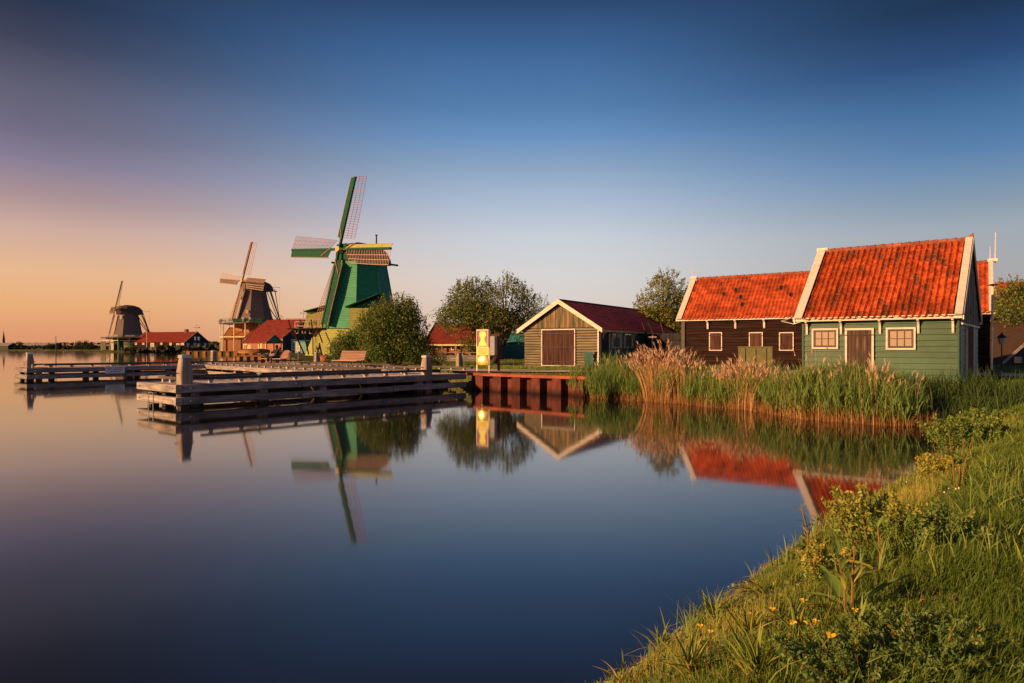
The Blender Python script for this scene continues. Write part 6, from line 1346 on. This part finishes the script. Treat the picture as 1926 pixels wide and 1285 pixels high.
def rosette(name, label, cat, x, y, n, size, pool, seed, stems=0, stem_h=.4, group=None, up=(.3,1.2), stem_leaves=5, narrow=1.0):
    rng = random.Random(seed); z = gz(x,y); t = thing(name,label,cat,(x,y,z-.01),0,group)
    for i in range(n):
        o = link(bpy.data.objects.new('leaf', rng.choice(pool)), t); s = size*rng.uniform(.6,1.15); el = rng.uniform(*up)
        o.scale = (s,s*narrow*rng.uniform(.8,1.2),s); o.rotation_euler = (rng.uniform(-.3,.3), -el+.25, rng.uniform(0,2*PI)); o.location = (rng.uniform(-.02,.02),rng.uniform(-.02,.02),0)
    for k in range(stems):
        a = rng.uniform(0,2*PI); hh = stem_h*rng.uniform(.7,1.15); pts = [Vector((math.cos(a),math.sin(a),0))*.03, Vector((math.cos(a)*hh*.12,math.sin(a)*hh*.12,hh*.5)), Vector((math.cos(a)*hh*.25,math.sin(a)*hh*.25,hh))]
        B = MB(); B.tube(pts,[.008,.006,.003],5); o = B.build('stem', STEM, t)
        for q in range(stem_leaves):
            f = rng.uniform(.25,1); c = pts[0].lerp(pts[1],f*2) if f < .5 else pts[1].lerp(pts[2],f*2-1); l = link(bpy.data.objects.new('leaf', rng.choice(pool)), t); s = size*rng.uniform(.35,.7)*(1.2-f*.6); l.scale = (s,s,s); l.location = c; l.rotation_euler = (rng.uniform(-.4,.4),-rng.uniform(.2,1.0),rng.uniform(0,2*PI))
    return t
def at_bank(px, py, z=.45):
    for _ in range(12): p = GP(px,py,z); z = .5*z+.5*gz(p.x,p.y)
    return p.x, p.y
for i,(px,py,n,s,st,sh,lab) in enumerate(((1600,1165,13,.34,2,.42,'large dock plant with long arching leaves in the middle of the near bank'),(1530,1040,14,.26,3,.38,'upright dock with dense leaves at the water edge, left of the mugwort'),
        (1440,1120,10,.22,0,.2,'crumpled low dock low on the slope, left of the large dock'),(1660,1085,9,.24,1,.3,'dock with reddish stem between the mugwort and the large dock'),(1800,925,14,.34,3,.5,'yellow-topped dock high on the near bank below the inlet'),
        (1765,870,10,.26,2,.4,'small dock just below the feathery bush at the inlet'))):
    x,y = at_bank(px,py); rosette('dock_plant',lab,'plant',x,y,n,s,LEAVES,50+i,st,sh,'broad-leaved plants on the near bank',(.15,1.0))
for i,(px,py,n,s,lab) in enumerate(((1345,1175,26,.22,'tuft of narrow lance leaves at the water edge, second from the lower left'),(1245,1225,24,.20,'tuft of narrow leaves at the water edge, lowest left one with dark tips'),(1300,1275,22,.24,'tuft of narrow leaves at the bottom edge, nearest the gravel patch'),
        (1405,1200,18,.20,'tuft of narrow leaves above the gravel patch'),(1420,1280,26,.24,'broad tuft of yellow-green leaves at the bottom edge, right of the gravel'),(1165,1283,12,.2,'thin tuft of leaves at the lowest left end of the bank'),(1390,1085,26,.13,'short dense tuft of grass-like leaves on the rim above the water'),(1500,1200,16,.22,'loose tuft of narrow leaves left of the buttercups'),(1610,1215,18,.20,'dark tuft of narrow leaves right below the large dock'))):
    x,y = at_bank(px,py); rosette('plantain',lab,'plant',x,y,n,s,LANCES,80+i,0,.2,'plantain tufts on the near bank',(.85,1.5),narrow=.62)
# mugwort and feathery bushes: stems with many small cut leaves
def feathery(name, label, x, y, r, h, nst, m_t, seed, lsize=.05, nl=150, group='feathery weeds on the near bank'):
    rng = np.random.default_rng(seed); z = gz(x,y); t = thing(name,label,'plant',(x,y,z-.01),0,group); B = MB(); P = []; T = []
    for k in range(nst):
        a = rng.uniform(0,2*PI); q = r*rng.uniform(.1,1)**.6; b0 = Vector((math.cos(a)*q*.45,math.sin(a)*q*.45,0)); hh = h*rng.uniform(.65,1.1)*(1-.25*q/r); e = Vector((math.cos(a)*q,math.sin(a)*q,hh)); md = b0.lerp(e,.5)+Vector((0,0,hh*.08)); B.tube([b0,md,e],[.007,.005,.002],4,False)
        f = rng.random(nl)**.7; c = np.array(b0)[None]*((1-f)**2)[:,None]+2*np.array(md)[None]*(f*(1-f))[:,None]+np.array(e)[None]*(f**2)[:,None]; c = c+rng.normal(size=(nl,3))*(.055*(1.15-f))[:,None]*(h/.5)**.5; P.append(c); T.append(np.clip(m_t+.35*(f-.5)+rng.normal(0,.1,nl),0,1))
    B.build('stem', STEM, t); P = np.concatenate(P); T = np.concatenate(T); V,F,tt = leaf_cloud(P,lsize,rng,T,.42); np_mesh('foliage',V,F,DOCK,t,{'tint':tt})
for i,(px,py,r,h,n,ti,ls,lab) in enumerate(((1655,1035,.34,.44,30,.62,.030,'mugwort clump with reddish stems and small cut leaves in the middle of the bank'),(1740,1040,.36,.32,26,.35,.030,'dark green weed clump right behind the mugwort'),(1815,850,.62,.62,60,.40,.045,'feathery green bush on the point where the bank meets the inlet'),
        (1620,1290,.34,.17,44,.30,.018,'low dark cut-leaved weed clump at the bottom edge'),(1745,1240,.36,.17,44,.28,.018,'dark cut-leaved weed patch in the lower right grass'),(1860,800,.45,.35,26,.35,.05,'green weed clump right of the feathery bush'),(1545,1085,.22,.2,16,.72,.026,'small reddish-yellow weed on the slope left of the big dock'),(1760,905,.25,.3,22,.75,.032,'yellow-flowering weed below the feathery bush'))):
    x,y = at_bank(px,py); feathery('bank_weed',lab,x,y,r,h,n,ti,200+i,ls)
# buttercups
M_petal = plain('buttercup_yellow',(.80,.50,.015),.35); M_cen = plain('flower_centre',(.55,.40,.05),.6); M_daisy = plain('white_petal',(.75,.72,.68),.5)
def petal_mesh():
    B = MB(); B.v = [(0,0,0),(.010,-.007,.004),(.018,-.006,.008),(.020,0,.008),(.018,.006,.008),(.010,.007,.004)]; B.f = [(0,1,2,3),(0,3,4,5)]; me = B.mesh('petal'); me.materials.append(M_petal); return me
PET = petal_mesh()
def buttercup(x, y, h, seed, label, s=1.0, white=False):
    rng = random.Random(seed); t = thing('daisy' if white else 'buttercup', label, 'flower', (x,y,gz(x,y)), rng.uniform(0,6), 'white clover heads in the grass' if white else 'buttercups near the water edge'); B = MB(); tip = Vector((rng.uniform(-.04,.04),rng.uniform(-.04,.04),h)); B.tube([(0,0,0),tip*.5+Vector((.01,0,0)),tip],[.002,.0016,.0013],4,False); B.build('stem', STEM, t)
    tl = rng.uniform(-.5,.5); me = PET
    if white:
        B = MB(); B.tube([tip,tip+Vector((0,0,.006)),tip+Vector((0,0,.014))],[.007*s,.010*s,.004*s],6); B.build('flower_head', M_daisy, t); return
    for k in range(5):
        o = link(bpy.data.objects.new('petal', me), t); o.location = tip; o.rotation_euler = (tl,0,k*2*PI/5); o.scale = (s,s,s)
    B = MB(); B.tube([tip-Vector((0,0,.001)),tip+Vector((0,0,.006))],[.005*s,.003*s],6); B.build('centre', M_cen, t)
spots = [(1408,1170),(1458,1172),(1504,1192),(1520,1200),(1527,1196),(1484,1210),(1475,1220),(1604,1180),(1548,1245),(1573,1236),(1315,1204),(1339,1213),(1517,1152),(1590,1048),(1745,985)]
desc = ['yellow buttercup among the narrow leaves nearest the water, upper one','yellow buttercup left of the large dock, higher one','yellow buttercup on the golden grass strip, left of a close pair','yellow buttercup, left of the close pair on the golden grass','yellow buttercup, right of the close pair on the golden grass','small buttercup just below the close pair','lowest small buttercup of the golden grass strip','single buttercup right under the large dock leaf','biggest open buttercup, near the bottom of the bank','buttercup just right of the biggest one','buttercup over the gravel patch, left of two','buttercup over the gravel patch, right of two','buttercup right of the large dock stem base','small yellow flower beside the leaning yellow leaf by the mugwort','small yellow flower in the lawn behind the mugwort']
for i,((px,py),dsc) in enumerate(zip(spots,desc)): x,y = at_bank(px,py+26); buttercup(x,y,random.uniform(.09,.15),i,dsc,random.uniform(.8,1.25) if i != 8 else 1.3)
for i in range(12): x,y = at_bank(random.uniform(1690,1850),random.uniform(900,990)); buttercup(x,y,.04,100+i,'tiny white clover head in the lawn near the top of the bank',.7,True)
for o in bpy.data.objects:
    if o.type == 'EMPTY': o.empty_display_size = .1
